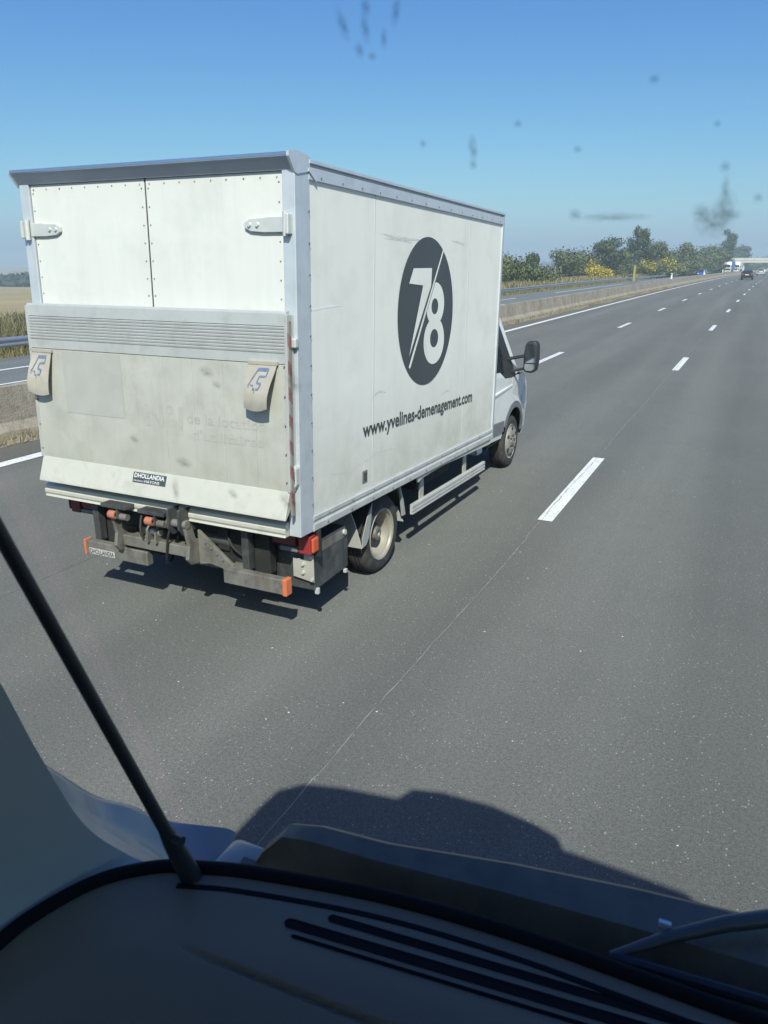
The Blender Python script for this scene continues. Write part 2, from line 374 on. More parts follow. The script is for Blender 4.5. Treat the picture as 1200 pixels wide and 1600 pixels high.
def text_mesh(txt, m, height, width, flip=None, bold=0.0, shear=0.0):
    """flat lettering fitted to width x height; returns list of verts, faces in (x,y)"""
    cu = bpy.data.curves.new('lettering', 'FONT'); cu.body = txt; cu.size = 1.0; cu.offset = bold; cu.shear = shear; cu.resolution_u = 3
    o = bpy.data.objects.new('lettering', cu); COL.objects.link(o)
    dg = bpy.context.evaluated_depsgraph_get(); dg.update()
    me = o.evaluated_get(dg).to_mesh()
    vs = np.array([v.co[:2] for v in me.vertices]); fs = [tuple(p.vertices) for p in me.polygons]
    o.evaluated_get(dg).to_mesh_clear()
    bpy.data.objects.remove(o); bpy.data.curves.remove(cu)
    mn, mx = vs.min(0), vs.max(0)
    vs = (vs - mn) / (mx - mn) * np.array([width, height])
    return vs, fs

def copy_tree(o, parent=None):
    c = o.copy(); link(c, parent)
    for ch in list(o.children): copy_tree(ch, c)
    return c

# ------------------------------------------------------------------ road geometry
CX, AZ = 6.2e-5, -1.45e-5
def RX(x0, y): return x0 + CX * y * y * (1 if y > 0 else 0.0)
def RZ(y):
    if y <= 0: return 0.0
    if y <= 216: return AZ * y * y
    return max(AZ * 216 * 216 + 2 * AZ * 216 * (y - 216), -9.0)
def OZ(x0): return -0.03 * max(0.0, -x0 - 11.0)
YS = [-60 + 4 * i for i in range(25)] + [40 + 5 * i for i in range(20)] + [140 + 10 * i for i in range(60)] + [740]

def strip(name, xs, m, parent=None, dz=0.0, zf=lambda x: 0.0, ys=YS):
    b = MB(); b.grid([[(RX(x, y), y, RZ(y) + zf(x) + dz) for x in xs] for y in ys])
    return b.build(name, m, parent)

def dash(name, xc, w, ya, yb, parent, dz=0.004, zf=lambda x: 0.0):
    n = max(2, int((yb - ya) / 5) + 2)
    return strip(name, [xc - w / 2, xc + w / 2], PAINT, parent, dz, zf, [ya + (yb - ya) * i / (n - 1) for i in range(n)])

# terrain
def terrain_z(x, y):
    x0 = x - CX * max(y, 0) ** 2
    base = RZ(y)
    if -21.6 < x0 < 8.6: return base - 0.55
    if x0 <= -21.6:
        d = -x0 - 21.6
        z = base - 0.34 - 0.2 * min(1, d / 1.4) - 0.024 * max(0, d - 2)
    else:
        d = x0 - 8.6
        z = base - 0.2 - 0.03 * d
    return max(z, -10.0) if z > -10 else -10.0
xs = [-6000, -3500, -2000, -1200, -800, -600, -450, -350, -260, -200, -160, -130, -105, -85, -70, -58, -48, -40, -34, -29.5, -26.5, -24.5, -23.3, -22.6, -21.9, -21.3, -20, -15, -8, 0, 5, 8.2, 8.9, 10, 14, 22, 40, 80, 160, 400, 1000, 2500]
ysT = [-400, -200, -100, -60, -30, -15] + [5 * i for i in range(0, 30)] + [150 + 12 * i for i in range(35)] + [600, 660, 740, 900, 1200, 1700, 2500, 4000, 7000]
b = MB(); rows = []
for y in ysT:
    rows.append([(x + CX * max(min(y, 740), 0) ** 2, y, terrain_z(x + CX * max(min(y, 740), 0) ** 2, min(y, 740)) if abs(x) < 400 else -10.0 if x < 0 else -12.0) for x in xs])
b.grid(rows)
gr = b.build('field', GROUND, smooth=True); props(gr, kind='structure')
ca = gr.data.color_attributes.new('zone', 'FLOAT_COLOR', 'POINT')
for i, v in enumerate(gr.data.vertices):
    x0 = v.co.x - CX * max(min(v.co.y, 740), 0) ** 2
    k = min(1, max(0, (-x0 - 29) / 12)) if x0 < 0 else min(1, max(0, (x0 - 14) / 10)) * 0.5
    ca.data[i].color = (k, k, k, 1)

road = strip('road', [-9.98, -9.2, -5.2, -1.7, 2.0, 4.9], A_ROAD); props(road, kind='structure')
strip('left_shoulder', [-9.98, -9.12], A_SHOULDER, road, 0.004)
dash('edge_line', -8.97, 0.215, -60, 735, road, 0.008)
for k in range(-3, 26):
    ya = 7.647 + 13 * k
    dash('lane_dash', -1.768, 0.157, ya, ya + 3.0, road)
    dash('lane_dash', -5.281, 0.157, ya - 0.09, ya + 2.91, road)
for k in range(-1, 14):
    dash('edge_dash', 1.85, 0.225, 4 + 52 * k, 43 + 52 * k, road)
def seam(x, parent, w=0.012):
    yy = -30.0; L_, R_ = [], []
    ys = []
    while yy < 95:
        ys.append(yy); yy += rnd.uniform(0.05, 0.16) if yy < 16 else 1.2
    rows = []
    for y in ys:
        c = x + 0.012 * math.sin(y * 1.3) + rnd.gauss(0, 0.004); ww = w * rnd.uniform(0.25, 1.0)
        rows.append([(RX(c - ww / 2, y), y, RZ(y) + 0.004), (RX(c + ww / 2, y), y, RZ(y) + 0.004)])
    b = MB(); b.grid(rows); return b.build('road_seam', SEAM, parent)
seam(-1.80, road); seam(-5.29, road, 0.013)

opp = strip('opposite_road', [-21.7, -19, -16, -13, -10.55], A_OPP, None, 0.0, OZ); props(opp, kind='structure')
for k in range(0, 40):
    dash('lane_dash', -16.0, 0.16, -2.6 + 13 * k, 0.4 + 13 * k, opp, 0.004, OZ)
for k in range(0, 9):
    dash('edge_dash', -18.75, 0.22, -26.5 + 52 * k, 12.5 + 52 * k, opp, 0.004, OZ)
dash('edge_line', -11.2, 0.2, -60, 735, opp, 0.004, OZ)
# left end of the first shoulder dash reaches the point seen beyond the lorry's tail
dash('edge_dash', -18.75, 0.22, 12.6, 17.0, opp, 0.006, OZ)

# ------------------------------------------------------------------ median barrier
def barrier_rows(ys):
    pr = [(-0.31, -0.05), (-0.31, 0.07), (-0.16, 0.28), (-0.09, 0.80), (0.09, 0.80), (0.16, 0.28), (0.31, 0.07), (0.31, -0.05)]
    return [[(RX(-10.29 + a + rnd.gauss(0, 0.004), y), y, RZ(y) + z + (rnd.gauss(0, 0.006) if z > 0.1 else 0)) for a, z in pr] for y in ys]
bar = empty('concrete_barrier', (0, 0, 0), 0, 'weathered concrete median barrier between the two carriageways, dirt along its foot', 'barrier')
ysb = [-30 + 0.9 * i for i in range(34)] + [0.6 + 0.8 * i for i in range(75)] + [62 + 4 * i for i in range(35)] + [205 + 12 * i for i in range(44)]
cuts = [0, 34, 60, 85, 109, 130, 144, len(ysb) - 1]
b = MB(); b.grid(barrier_rows(ysb)); w_ = b.build('wall', CONC, bar, smooth=False)
# dirt and gravel bank along the foot, near side
b = MB(); rows = []
for y in [-30 + 0.35 * i for i in range(560)]:
    wd = 0.24 + 0.10 * math.sin(y * 0.7) + rnd.uniform(-0.05, 0.09)
    rows.append([(RX(-10.0, y), y, RZ(y) + 0.14 + rnd.uniform(-.03, .03)), (RX(-9.93, y), y, RZ(y) + 0.07 + rnd.uniform(-.02, .02)), (RX(-9.98 + max(0.1, wd), y), y, RZ(y) + 0.009)])
b.grid(rows)
DIRT = mat('dirt', (0.24, 0.205, 0.15), 0.95, var=0.3, vscale=6, dirt=((0.12, 0.11, 0.06), 0.7, 14), bmp=(40, 0.8, 0.02))
bank = b.build('dirt_bank', DIRT, None); props(bank, kind='stuff', label='strip of dirt and gravel gathered along the foot of the median barrier')

# white delineators standing along the barrier
delin_spots = [(985, 96), (1050, 138), (1083, 176), (1107, 215)]
def ray_ratio(px):
    d = fw + rv * ((px - 600) / 1200.7) - uv * ((409 - 800) / 1200.7); return d.x / d.y
proto = None
# ------------------------------------------------------------------ foliage helper
def cards(P, size, aspect=1.0, up=0.0, jitter=0.5, seed=0, out=None):
    """one irregular leaf-clump quad per point; with out given, the clumps face outwards"""
    g = np.random.default_rng(seed); n = len(P)
    N = g.normal(size=(n, 3)); N[:, 2] += up; N /= np.linalg.norm(N, axis=1)[:, None]
    if out is not None:
        N = np.where((N * out).sum(1)[:, None] < 0, -N, N) + out * 0.6; N /= np.linalg.norm(N, axis=1)[:, None]
    T = np.cross(N, g.normal(size=(n, 3))); T /= np.linalg.norm(T, axis=1)[:, None]
    Bv = np.cross(N, T)
    s = size * g.uniform(1 - jitter, 1 + jitter, n)[:, None]
    q = [P + s * (a * T * g.uniform(.5, 1.3, (n, 1)) + bb * Bv * aspect * g.uniform(.5, 1.3, (n, 1))) for a, bb in ((-.5, -.5), (.5, -.5), (.5, .5), (-.5, .5))]
    V = np.stack(q, 1).reshape(-1, 3)
    F = np.arange(4 * n).reshape(-1, 4)
    return V, F

def np_obj(name, V, F, m, parent=None, nrm=None):
    me = bpy.data.meshes.new(name); me.vertices.add(len(V)); me.vertices.foreach_set('co', V.astype(np.float32).ravel())
    k = F.shape[1]; me.loops.add(F.size); me.loops.foreach_set('vertex_index', F.astype(np.int32).ravel())
    me.polygons.add(len(F)); me.polygons.foreach_set('loop_start', np.arange(0, F.size, k, dtype=np.int32)); me.polygons.foreach_set('loop_total', np.full(len(F), k, np.int32))
    me.update(calc_edges=True); me.materials.append(m)
    if nrm is not None:
        me.polygons.foreach_set('use_smooth', np.ones(len(F), bool)); me.normals_split_custom_set_from_vertices(nrm.astype(np.float32))
    return link(bpy.data.objects.new(name, me), parent)

def lobes_points(lobes, per, g):
    out, nr = [], []
    for (c, r) in lobes:
        n = int(per * (r[0] * r[2]) + 12)
        d = g.normal(size=(n, 3)); d /= np.linalg.norm(d, axis=1)[:, None]
        rad = g.uniform(0.35, 1.0, n) ** 0.5 * (1 + 0.16 * g.normal(size=n))
        out.append(np.array(c) + d * rad[:, None] * np.array(r))
        q = d / np.array(r); q /= np.linalg.norm(q, axis=1)[:, None]; nr.append(q)
    return np.concatenate(out), np.concatenate(nr)

def plant(name, px, y, h, w, m, label, cat, group, seed, kind='round', leaf=0.35, per=60, dz=0.0, x=None):
    if x is None: x = ray_ratio(px) * y
    g = np.random.default_rng(seed); z0 = terrain_z(x, y) + dz
    o = empty(name, (x, y, z0), g.uniform(0, 6), label, cat, group)
    lob = []
    if kind == 'bush':
        for i in range(9):
            a = g.uniform(0, 6.28); rr = w * 0.34 * g.uniform(0, 1); hh = h * g.uniform(0.25, 0.62)
            lob.append(((rr * math.cos(a), rr * math.sin(a), hh), (w * g.uniform(.2, .3), w * g.uniform(.2, .3), h * g.uniform(.24, .38))))
        lob.append(((0, 0, h * .5), (w * .34, w * .34, h * .48)))
        lob.append(((0, 0, h * .2), (w * .46, w * .46, h * .25)))
    elif kind == 'round':
        for i in range(13):
            a = g.uniform(0, 6.28); rr = w * 0.33 * g.uniform(0.1, 1); hh = h * g.uniform(0.32, 0.84)
            k = 1.0 - 0.5 * max(0, (hh / h - .5)) * 2 * (rr / (w * .33))
            lob.append(((rr * k * math.cos(a), rr * k * math.sin(a), hh), (w * g.uniform(.13, .23), w * g.uniform(.13, .23), h * g.uniform(.09, .17))))
        lob.append(((0, 0, h * .55), (w * .3, w * .3, h * .36)))
    elif kind == 'spiky':      # broad upright conifer with rising sprays
        for i in range(30):
            a = g.uniform(0, 6.28); t = g.uniform(0.12, 0.98); rr = w * 0.46 * (1 - t ** 2.2) * g.uniform(.35, 1.0) + .15
            hh = h * t
            lob.append(((rr * math.cos(a), rr * math.sin(a), hh), (w * .085, w * .085, h * g.uniform(.06, .12))))
        lob.append(((0, 0, h * .42), (w * .3, w * .3, h * .38)))
    elif kind == 'pine':       # bare trunk, lumpy cloud-like crown
        for i in range(10):
            a = g.uniform(0, 6.28); t = g.uniform(.45, .93); rr = w * .32 * g.uniform(.2, 1) * (1.15 - t * .6)
            lob.append(((rr * math.cos(a), rr * math.sin(a), h * t), (w * g.uniform(.14, .22), w * g.uniform(.14, .22), h * g.uniform(.055, .09))))
        lob.append(((0, 0, h * .72), (w * .22, w * .22, h * .22)))
    P, Q_ = lobes_points(lob, per * 2.2, g); leaf = leaf * .68
    ok = P[:, 2] > 0.05; P, Q_ = P[ok], Q_[ok]
    V, F = cards(P, leaf, 0.8, 0.3, 0.5, seed, Q_)
    Nn = np.repeat(Q_ + g.normal(0, .35, Q_.shape), 4, 0); Nn /= np.linalg.norm(Nn, axis=1)[:, None]
    np_obj('crown', V, F, F_BUSH if m is F_BROOM else m, o, Nn)
    if m is F_BROOM:
        Q = P[(P[:, 2] > h * .36) & (g.uniform(size=len(P)) < (.97 if px < 960 else .42))]
        V, F = cards(Q + np.array([0, 0, .12]), leaf * .95, .8, .3, .5, seed + 1)
        np_obj('blossom', V, F, F_BROOM, o)
    b = MB()
    top = h * (0.55 if kind != 'bush' else .4)
    tr_ = (0.035 if kind != 'bush' else .02) * w + .03
    b.tube([(0, 0, -.3), (g.normal() * .1, g.normal() * .1, top * .5), (g.normal() * .2, g.normal() * .2, top)], [tr_, tr_ * .75, tr_ * .4], 7)
    for i in range(5 if kind != 'bush' else 3):
        a = g.uniform(0, 6.28); q = w * .3
        b.tube([(0, 0, top * g.uniform(.35, .8)), (q * .5 * math.cos(a), q * .5 * math.sin(a), top * .95), (q * math.cos(a), q * math.sin(a), h * g.uniform(.55, .75))], [tr_ * .5, tr_ * .35, tr_ * .15], 5)
    b.build('trunk', BARK, o)
    return o

#     name, px, y, height, width, material, label, category, kind, leaf
PL = [
 ('round_bush', 789, 92, 4.3, 6.5, F_BUSH, 'dense green bush beyond the guardrail, right beside the front of the moving lorry', 'bush', 'bush', .26),
 ('round_bush', 812, 97, 4.0, 6.5, F_BUSH, 'broad green bush second from the lorry beyond the guardrail', 'bush', 'bush', .26),
 ('round_bush', 835, 100, 3.3, 6.5, F_MID, 'low spreading bush in front of the small leafless-looking saplings', 'bush', 'bush', .26),
 ('sapling', 828, 128, 5.1, 2.6, F_DARK, 'small twin-topped sapling rising behind the low bushes by the lorry', 'tree', 'round', .26),
 ('sapling', 836, 130, 5.5, 2.4, F_DARK, 'slim sapling standing just right of the twin-topped sapling', 'tree', 'round', .24),
 ('round_bush', 858, 128, 3.0, 7.0, F_BUSH, 'pale green bush behind the dry bank, left of the small conical tree', 'bush', 'bush', .28),
 ('small_tree', 880, 158, 7.0, 7.0, F_MID, 'small tree with a pointed crown standing above the dry grassy bank', 'tree', 'round', .36),
 ('round_tree', 908, 168, 6.5, 12, F_MID, 'wide low tree with a rounded crown left of the yellow broom', 'tree', 'bush', .42),
 ('round_bush', 925, 150, 3.6, 8, F_BUSH, 'dark green bush directly left of the yellow broom', 'bush', 'bush', .32),
 ('pine_tree', 946, 190, 9.4, 10, F_DARK, 'dark spreading pine standing left of the tallest tree', 'tree', 'round', .45),
 ('round_tree', 972, 196, 6.8, 10, F_MID, 'greyish green tree between the dark pine and the tallest tree', 'tree', 'round', .45),
 ('tall_tree', 997, 205, 12.2, 11.5, F_DARK, 'tallest tree of the roadside row, dark with feathery upright branches', 'tree', 'spiky', .42),
 ('round_tree', 1024, 212, 9.2, 9, F_MID, 'lighter green tree touching the right side of the tallest tree', 'tree', 'round', .45),
 ('round_tree', 1048, 235, 7.4, 10, F_MID, 'broad tree in the dip right of the tallest tree', 'tree', 'bush', .5),
 ('round_tree', 1066, 250, 9.4, 12, F_BUSH, 'domed tree midway between the tallest tree and the overpass', 'tree', 'round', .5),
 ('round_tree', 1086, 268, 8.2, 12, F_MID, 'rounded tree above the blue oncoming car', 'tree', 'bush', .55),
 ('round_tree', 1106, 292, 9.4, 13, F_MID, 'bushy tree right of the one above the blue car', 'tree', 'bush', .55),
 ('round_tree', 1121, 318, 10.4, 11, F_BUSH, 'bushy tree just left of the tall pine by the overpass', 'tree', 'bush', .6),
 ('pine_tree', 1137, 362, 17.0, 9.5, F_DARK, 'tall pine with a lumpy rounded crown rising beside the overpass', 'tree', 'pine', .55),
 ('round_tree', 1154, 500, 15, 18, F_DARK, 'dark tree whose crown shows just above the end of the overpass', 'tree', 'round', .9),
 ('broom_bush', 940, 138, 2.7, 4.6, F_BROOM, 'large bright yellow flowering broom bush behind the guardrail', 'bush', 'bush', .22),
 ('broom_bush', 924, 142, 3.9, 2.0, F_BROOM, 'small yellow sprig of broom at the left end of the flowering bushes', 'bush', 'bush', .2),
 ('broom_bush', 969, 150, 2.3, 5.0, F_BUSH, 'low yellowish green broom bush between the bright one and the yellow post', 'bush', 'bush', .25),
 ('broom_bush', 1010, 175, 3.9, 4.6, F_BROOM, 'yellow flowering broom right of the yellow post', 'bush', 'bush', .24),
 ('broom_bush', 1041, 192, 4.4, 4.8, F_BROOM, 'pale yellow broom bush farthest right of the flowering ones', 'bush', 'bush', .3),
 ('round_bush', 985, 172, 4.0, 7, F_MID, 'dark low bush behind the yellow post', 'bush', 'bush', .35),
 ('round_bush', 1028, 190, 4.0, 7, F_MID, 'dark low bush between the two right-hand broom bushes', 'bush', 'bush', .35),
 ('round_bush', 1062, 215, 4.2, 9, F_BUSH, 'green bush behind the guardrail left of the blue oncoming car', 'bush', 'bush', .4),
 ('round_bush', 1090, 240, 4.6, 11, F_BUSH, 'green bush directly behind the blue oncoming car', 'bush', 'bush', .45),
 ('round_bush', 1109, 268, 4.6, 8, F_MID, 'green bush between the blue car and the oncoming lorries', 'bush', 'bush', .45),
 ('round_bush', 1118, 305, 5.0, 7, F_MID, 'dark bush at the left side of the first oncoming lorry', 'bush', 'bush', .45),
]
for i, (nm, px, y, h, w, m, lab, cat, kind, leaf) in enumerate(PL):
    per = 95 if y < 150 else 60
    if m is F_BROOM or leaf < .3: per = 170
    if y > 230: per = 40
    plant(nm, px, y, h, w, m, lab, cat, 'trees beyond the guardrail' if cat == 'tree' else 'bushes beyond the guardrail', 100 + i, kind, leaf, per)

# scrub and grass (uncountable)
def blades(name, n, xr, yr, hmin, hmax, w, m, label, seed, dens=None, zf=terrain_z):
    g = np.random.default_rng(seed)
    x0 = g.uniform(xr[0], xr[1], n); y = yr[0] + (yr[1] - yr[0]) * g.uniform(0, 1, n) ** 1.5
    if dens is not None:
        k = dens(x0, y, g); x0, y = x0[k], y[k]; n = len(y)
    x = x0 + CX * np.maximum(y, 0) ** 2
    z = np.array([zf(a, c) for a, c in zip(x, y)])
    h = g.uniform(hmin, hmax, n); a = g.uniform(0, 6.28, n); ww = w * g.uniform(.5, 1.4, n) * (1 + y / 60)
    lx, ly = g.normal(0, .3, n) * h, g.normal(0, .3, n) * h
    c, s = np.cos(a) * ww, np.sin(a) * ww
    V = np.stack([np.stack([x - c, y - s, z - .05], 1), np.stack([x + c, y + s, z - .05], 1), np.stack([x + lx + c * .25, y + ly + s * .25, z + h], 1), np.stack([x + lx - c * .25, y + ly - s * .25, z + h], 1)], 1).reshape(-1, 3)
    o = np_obj(name, V, np.arange(4 * n).reshape(-1, 4), m); props(o, label, None, None, 'stuff'); return o
blades('verge_grass', 26000, (-25.0, -21.7), (8, 150), .10, .38, .012, F_VERGE, 'short yellowish grass on the verge along the far guardrail', 3)
blades('tall_grass', 26000, (-33, -23.6), (12, 40), .4, 1.25, .018, F_SCRUB, 'tall dry grass and weeds beyond the far guardrail', 4)
blades('bank_grass', 14000, (-30, -23.2), (60, 170), .4, 1.3, .03, F_DRY, 'dry straw-coloured grass between the bushes', 5)
def bz(x, y): return RZ(y) + 0.05
blades('barrier_weeds', 2600, (-9.98, -9.78), (4, 90), .03, .16, .010, F_DRY, 'dry weeds growing at the foot of the median barrier', 6, None, bz)
# scrub clumps, leafy
g = np.random.default_rng(21)
P = np.stack([g.uniform(-36, -25, 5200), 14 + 34 * g.uniform(0, 1, 5200), np.zeros(5200)], 1)
hh = (np.sin(P[:, 0] * 1.1) + np.sin(P[:, 1] * .9 + 1) + np.sin(P[:, 0] * .4 + P[:, 1] * .7)) / 3
P = P[hh > -.35]; hh = hh[hh > -.35]
P[:, 2] = np.array([terrain_z(a, c) for a, c in P[:, :2]]) + g.uniform(0, 1, len(P)) * (.55 + .75 * (hh + .35))
V, F = cards(P, .17, .8, .2, .5, 5)
props(np_obj('scrub', V, F, F_SCRUB), 'grey green scrub mixed into the tall grass beyond the guardrail', None, None, 'stuff')
# far woods: treeline at the end of the field on the left, and low blue-grey ridges
def far_wood(n, x0, x1, yfun, h, sz, seed, label):
    g = np.random.default_rng(seed); x = g.uniform(x0, x1, n); y = np.array([yfun(a) for a in x]) + g.uniform(0, 40, n)
    prof = .65 + .35 * np.sin(x * .06 + 1) * np.sin(x * .021) + .18 * np.sin(x * .31)
    P = np.stack([x, y, -10 + g.uniform(0, 1, n) * h * prof], 1)
    V, F = cards(P, sz, .8, .2, .5, seed)
    props(np_obj('distant_wood', V, F, F_FAR), label, None, None, 'stuff')
far_wood(6000, -640, -330, lambda x: 300 + (x + 400) * -.2, 6.2, 2.6, 31, 'dark strip of woodland at the far edge of the dry field')
far_wood(5000, -900, 150, lambda x: 1500 + x * .1, 9, 9, 32, 'low bluish wooded ridge on the horizon')

# ------------------------------------------------------------------ guardrail across the far carriageway
grl = empty('guardrail', (0, 0, 0), 0, 'galvanised steel guardrail along the far side of the opposite carriageway', 'guardrail')
GX = -22.3
def wz(x, y): return RZ(y) - 0.47
b = MB(); prof = [(0.02, 0.0), (0.05, .04), (0.08, .06), (0.08, .10), (0.03, .15), (0.03, .18), (0.08, .23), (0.08, .27), (0.05, .29), (0.02, .33), (0, .33), (0, 0)]
b.grid([[(RX(GX + a, y), y, wz(0, y) + .40 + z) for a, z in prof] for y in [4 + 2.5 * i for i in range(130)]])
b.build('rail', GALV, grl)
pb = MB(); pb.box(-.05, .0, -.03, .03, -.3, .72)
pm = pb.mesh('post'); pm.materials.append(GALV)
for k in range(60):
    y = 5 + 4 * k; o = bpy.data.objects.new('post', pm); link(o, grl); o.location = (RX(GX, y), y, wz(0, y))
# fence stakes in the field behind the bushes
fp = None
for i, (px, y, h) in enumerate([(838, 112, 2.8), (847, 115, 2.9), (858, 120, 2.8), (868, 124, 3.0), (877, 128, 3.1)]):
    x = ray_ratio(px) * y
    if fp is None:
        b = MB(); b.tube([(0, 0, -.4), (0.02, 0, h)], [.06, .05], 7); fm = b.mesh('fence_post'); fm.materials.append(WOODPOST)
    o = bpy.data.objects.new('fence_post', fm); link(o); o.location = (x, y, terrain_z(x, y)); fp = o
    props(o, ['slim pale fence post among the bushes, leftmost of the five', 'slim fence post second from the left among the bushes', 'middle one of the five slim fence posts among the bushes', 'fourth slim fence post from the left among the bushes', 'slim fence post nearest the small pointed tree, rightmost of the five'][i], 'post', 'fence posts among the bushes')
# yellow post with a side arm
x = ray_ratio(997) * 152; yp = empty('marker_post', (ray_ratio(993) * 140, 140, terrain_z(ray_ratio(993) * 140, 140)), 0, 'tall yellow square post standing beside the broom behind the guardrail', 'post')
b = MB(); b.box(-.16, .16, -.12, .12, -.3, 2.7); b.build('column', YELLOWPL, yp, .03)
b = MB(); b.box(-.2, .2, -.16, .16, 2.7, 2.8); b.build('cap', YELLOWPL, yp, .02)
# white delineators on the barrier
for i, (px, y) in enumerate([(985, 97), (1050, 140), (1083, 182), (1106, 232)]):
    xx = RX(-10.29, y)
    if i == 0:
        e = empty('delineator', (xx, y, RZ(y) + .80), 0, '', 'delineator')
        b = MB(); b.box(-.09, .09, -.03, .03, 0, .62); b.build('stake', WHITEPL, e, .015)
        b = MB(); b.box(-.07, .07, -.036, -.0305, .42, .54); b.build('reflector', GALV, e)
        first = e
    else:
        e = copy_tree(first); e.location = (xx, y, RZ(y) + .80)
    props(e, ['white delineator on the median barrier nearest the camera, below the tallest tree', 'second white delineator along the barrier, below the pale broom bush', 'white delineator on the barrier left of the blue oncoming car', 'white delineator on the barrier right of the blue oncoming car'][i], 'delineator', 'delineators on the median barrier')

# ------------------------------------------------------------------ overpass
ov = empty('overpass', (RX(-10.3, 450), 450, RZ(450)), R(-3), 'pale concrete road overpass crossing the motorway in the distance', 'bridge')
z0 = -RZ(450)
b = MB(); b.box(-21, 60, -4.5, 4.5, z0 + 1.75, z0 + 2.9); b.build('deck', CONC_PALE, ov, .1)
b = MB(); b.box(-21, 60, -4.62, -4.3, z0 + 2.9, z0 + 4.1); b.build('parapet', CONC_PALE, ov, .05)
b = MB(); b.box(-21, 60, 4.3, 4.62, z0 + 2.9, z0 + 4.1); b.build('parapet', CONC_PALE, ov, .05)
for xx in (-13.0, 0.0, 15.0, 30):
    for yy in (-2.5, 2.5):
        b = MB(); b.tube([(xx, yy, -1.5), (xx, yy, z0 + 1.75)], .5, 12); b.build('pier', CONC_PALE, ov, smooth=True)
b = MB(); b.prism([(-21, z0 + 1.74), (-17.5, z0 + 1.74), (-13.8, -.5), (-30, -2), (-30, z0 + 2.6), (-21, z0 + 2.6)], 1, -5.5, 5.5); b.build('abutment', CONC_PALE, ov)
b = MB(); b.prism([(36, -1), (44, z0 + 1.74), (44, z0 + 2.6), (70, z0 + 2.6), (70, -1)], 1, -5.5, 5.5); b.build('abutment', CONC_PALE, ov)
# green slope seen under and behind the bridge
sl = MB(); rows = []
for y in (470, 500, 540, 600):
    rows.append([(RX(x, y), y, RZ(y) + zz) for x, zz in ((6.0, -.4), (12, .8), (20, 2.4), (40, 3.6), (80, 4))])
sl.grid(rows); o = sl.build('embankment', GROUND); props(o, kind='structure')
for i, (px, y, h, w) in enumerate([(1168, 560, 8.5, 16), (1184, 580, 8.5, 16), (1199, 600, 9, 18)]):
    plant('round_bush', px, y, h, w, F_MID, ['green thicket seen under the left end of the overpass', 'green thicket seen under the middle of the overpass', 'green thicket seen under the overpass at the right edge'][i], 'bush', 'thickets under the overpass', 400 + i, 'bush', .9, 26)

# ------------------------------------------------------------------ cars
def car(name, loc, rz, paint, label, group, wagon=0.0, pitchz=0.0):
    o = empty(name, loc, rz, label, 'car', group)
    # y forward, x right; side outline (y,z)
    side = [(-2.05, .38), (-2.12, .62), (-2.08, .98), (-1.98, 1.02), (1.15, .98), (1.95, .82), (2.1, .62), (2.12, .36), (1.85, .25), (-1.85, .25)]
    b = MB(); b.prism(side, 0, -.88, .88); b.build('body', paint, o, .07, True)
    gh = [(-1.98, 1.0), (-1.62, 1.44), (-1.1, 1.52), (.0, 1.5), (.35, 1.42), (1.15, 1.0)]
    n = len(gh)
    def ring(k, sc): return [((-1 if k else 1) * (.84 - (zz - 1.0) * .42) * sc, yy, zz) for yy, zz in gh]
    b = MB(); L_, R_ = ring(1, 1), ring(0, 1)
    b.add(L_ + R_, [tuple(range(n)), tuple(range(2 * n - 1, n - 1, -1))] + [(i, i + n, (i + 1) % n + n, (i + 1) % n) for i in range(n)])
    b.build('cabin', paint, o, .04, True)
    def pane(nm, pts):
        b = MB(); b.add(pts, [tuple(range(len(pts)))]); q = b.build(nm, CARGLASS, o); return q
    pane('rear_window', [(-.64, -1.955, 1.05), (.64, -1.955, 1.05), (.58, -1.665, 1.41), (-.58, -1.665, 1.41)])
    pane('windscreen', [(-.7, 1.10, 1.05), (.7, 1.10, 1.05), (.6, .43, 1.40), (-.6, .43, 1.40)])
    for s in (-1, 1):
        pane('side_window', [(s * .836, -1.6, 1.06), (s * .836, .85, 1.06), (s * .70, .25, 1.39), (s * .69, -1.35, 1.41)])
        for yy in (-1.32, 1.32):
            b = MB(); b.lathe([(-.1, .1), (-.1, .2), (-.1, .31), (.1, .31), (.1, .2), (.08, .1)], (s * .80, yy, .31), 18); b.build('wheel', TYRE, o, 0, True)
        b = MB(); b.box(s * .60 - .2, s * .60 + .2, -2.125, -2.06, .72, .96); b.build('tail_light', REDLENS, o, .02)
        b = MB(); b.box(s * .62 - .2, s * .62 + .2, 1.93, 2.09, .62, .76); b.build('headlight', CLRLENS, o, .02)
        b = MB(); b.box(s * .93 - .09, s * .93 + .09, .68, .80, .98, 1.12); b.build('side_mirror', paint, o, .02)
    b = MB(); b.box(-.27, .27, -2.135, -2.09, .74, .86); b.build('number_plate', WHITEPL, o)
    b = MB(); b.box(-.84, .84, -2.16, -2.0, .30, .5); b.build('rear_bumper', BLACKPL if paint is CARBLK else paint, o, .03)
    return o
CARBLK = mat('car_black', (0.02, 0.022, 0.026), 0.25, 0, 0.5, coat=0.5)
CARSIL = mat('car_silver', (0.55, 0.56, 0.57), 0.3, 0.3, coat=0.5)
CARBLU = mat('car_blue', (0.04, 0.10, 0.34), 0.25, 0.1, coat=0.6)
def heading(y): return -math.atan(2 * CX * y)
car('hatchback', (-2.72, 144, RZ(144)), heading(144) , CARBLK, 'black hatchback driving away in the middle lane ahead', 'cars driving ahead')
car('hatchback', (-1.15, 216, RZ(216)), heading(216), CARSIL, 'silver car driving away farther ahead, right of the black hatchback', 'cars driving ahead')
car('oncoming_car', (RX(-14.6, 186), 186, RZ(186) + OZ(-14.6)), heading(186) + math.pi, CARBLU, 'blue car coming the other way beyond the median barrier', 'vehicles coming the other way')
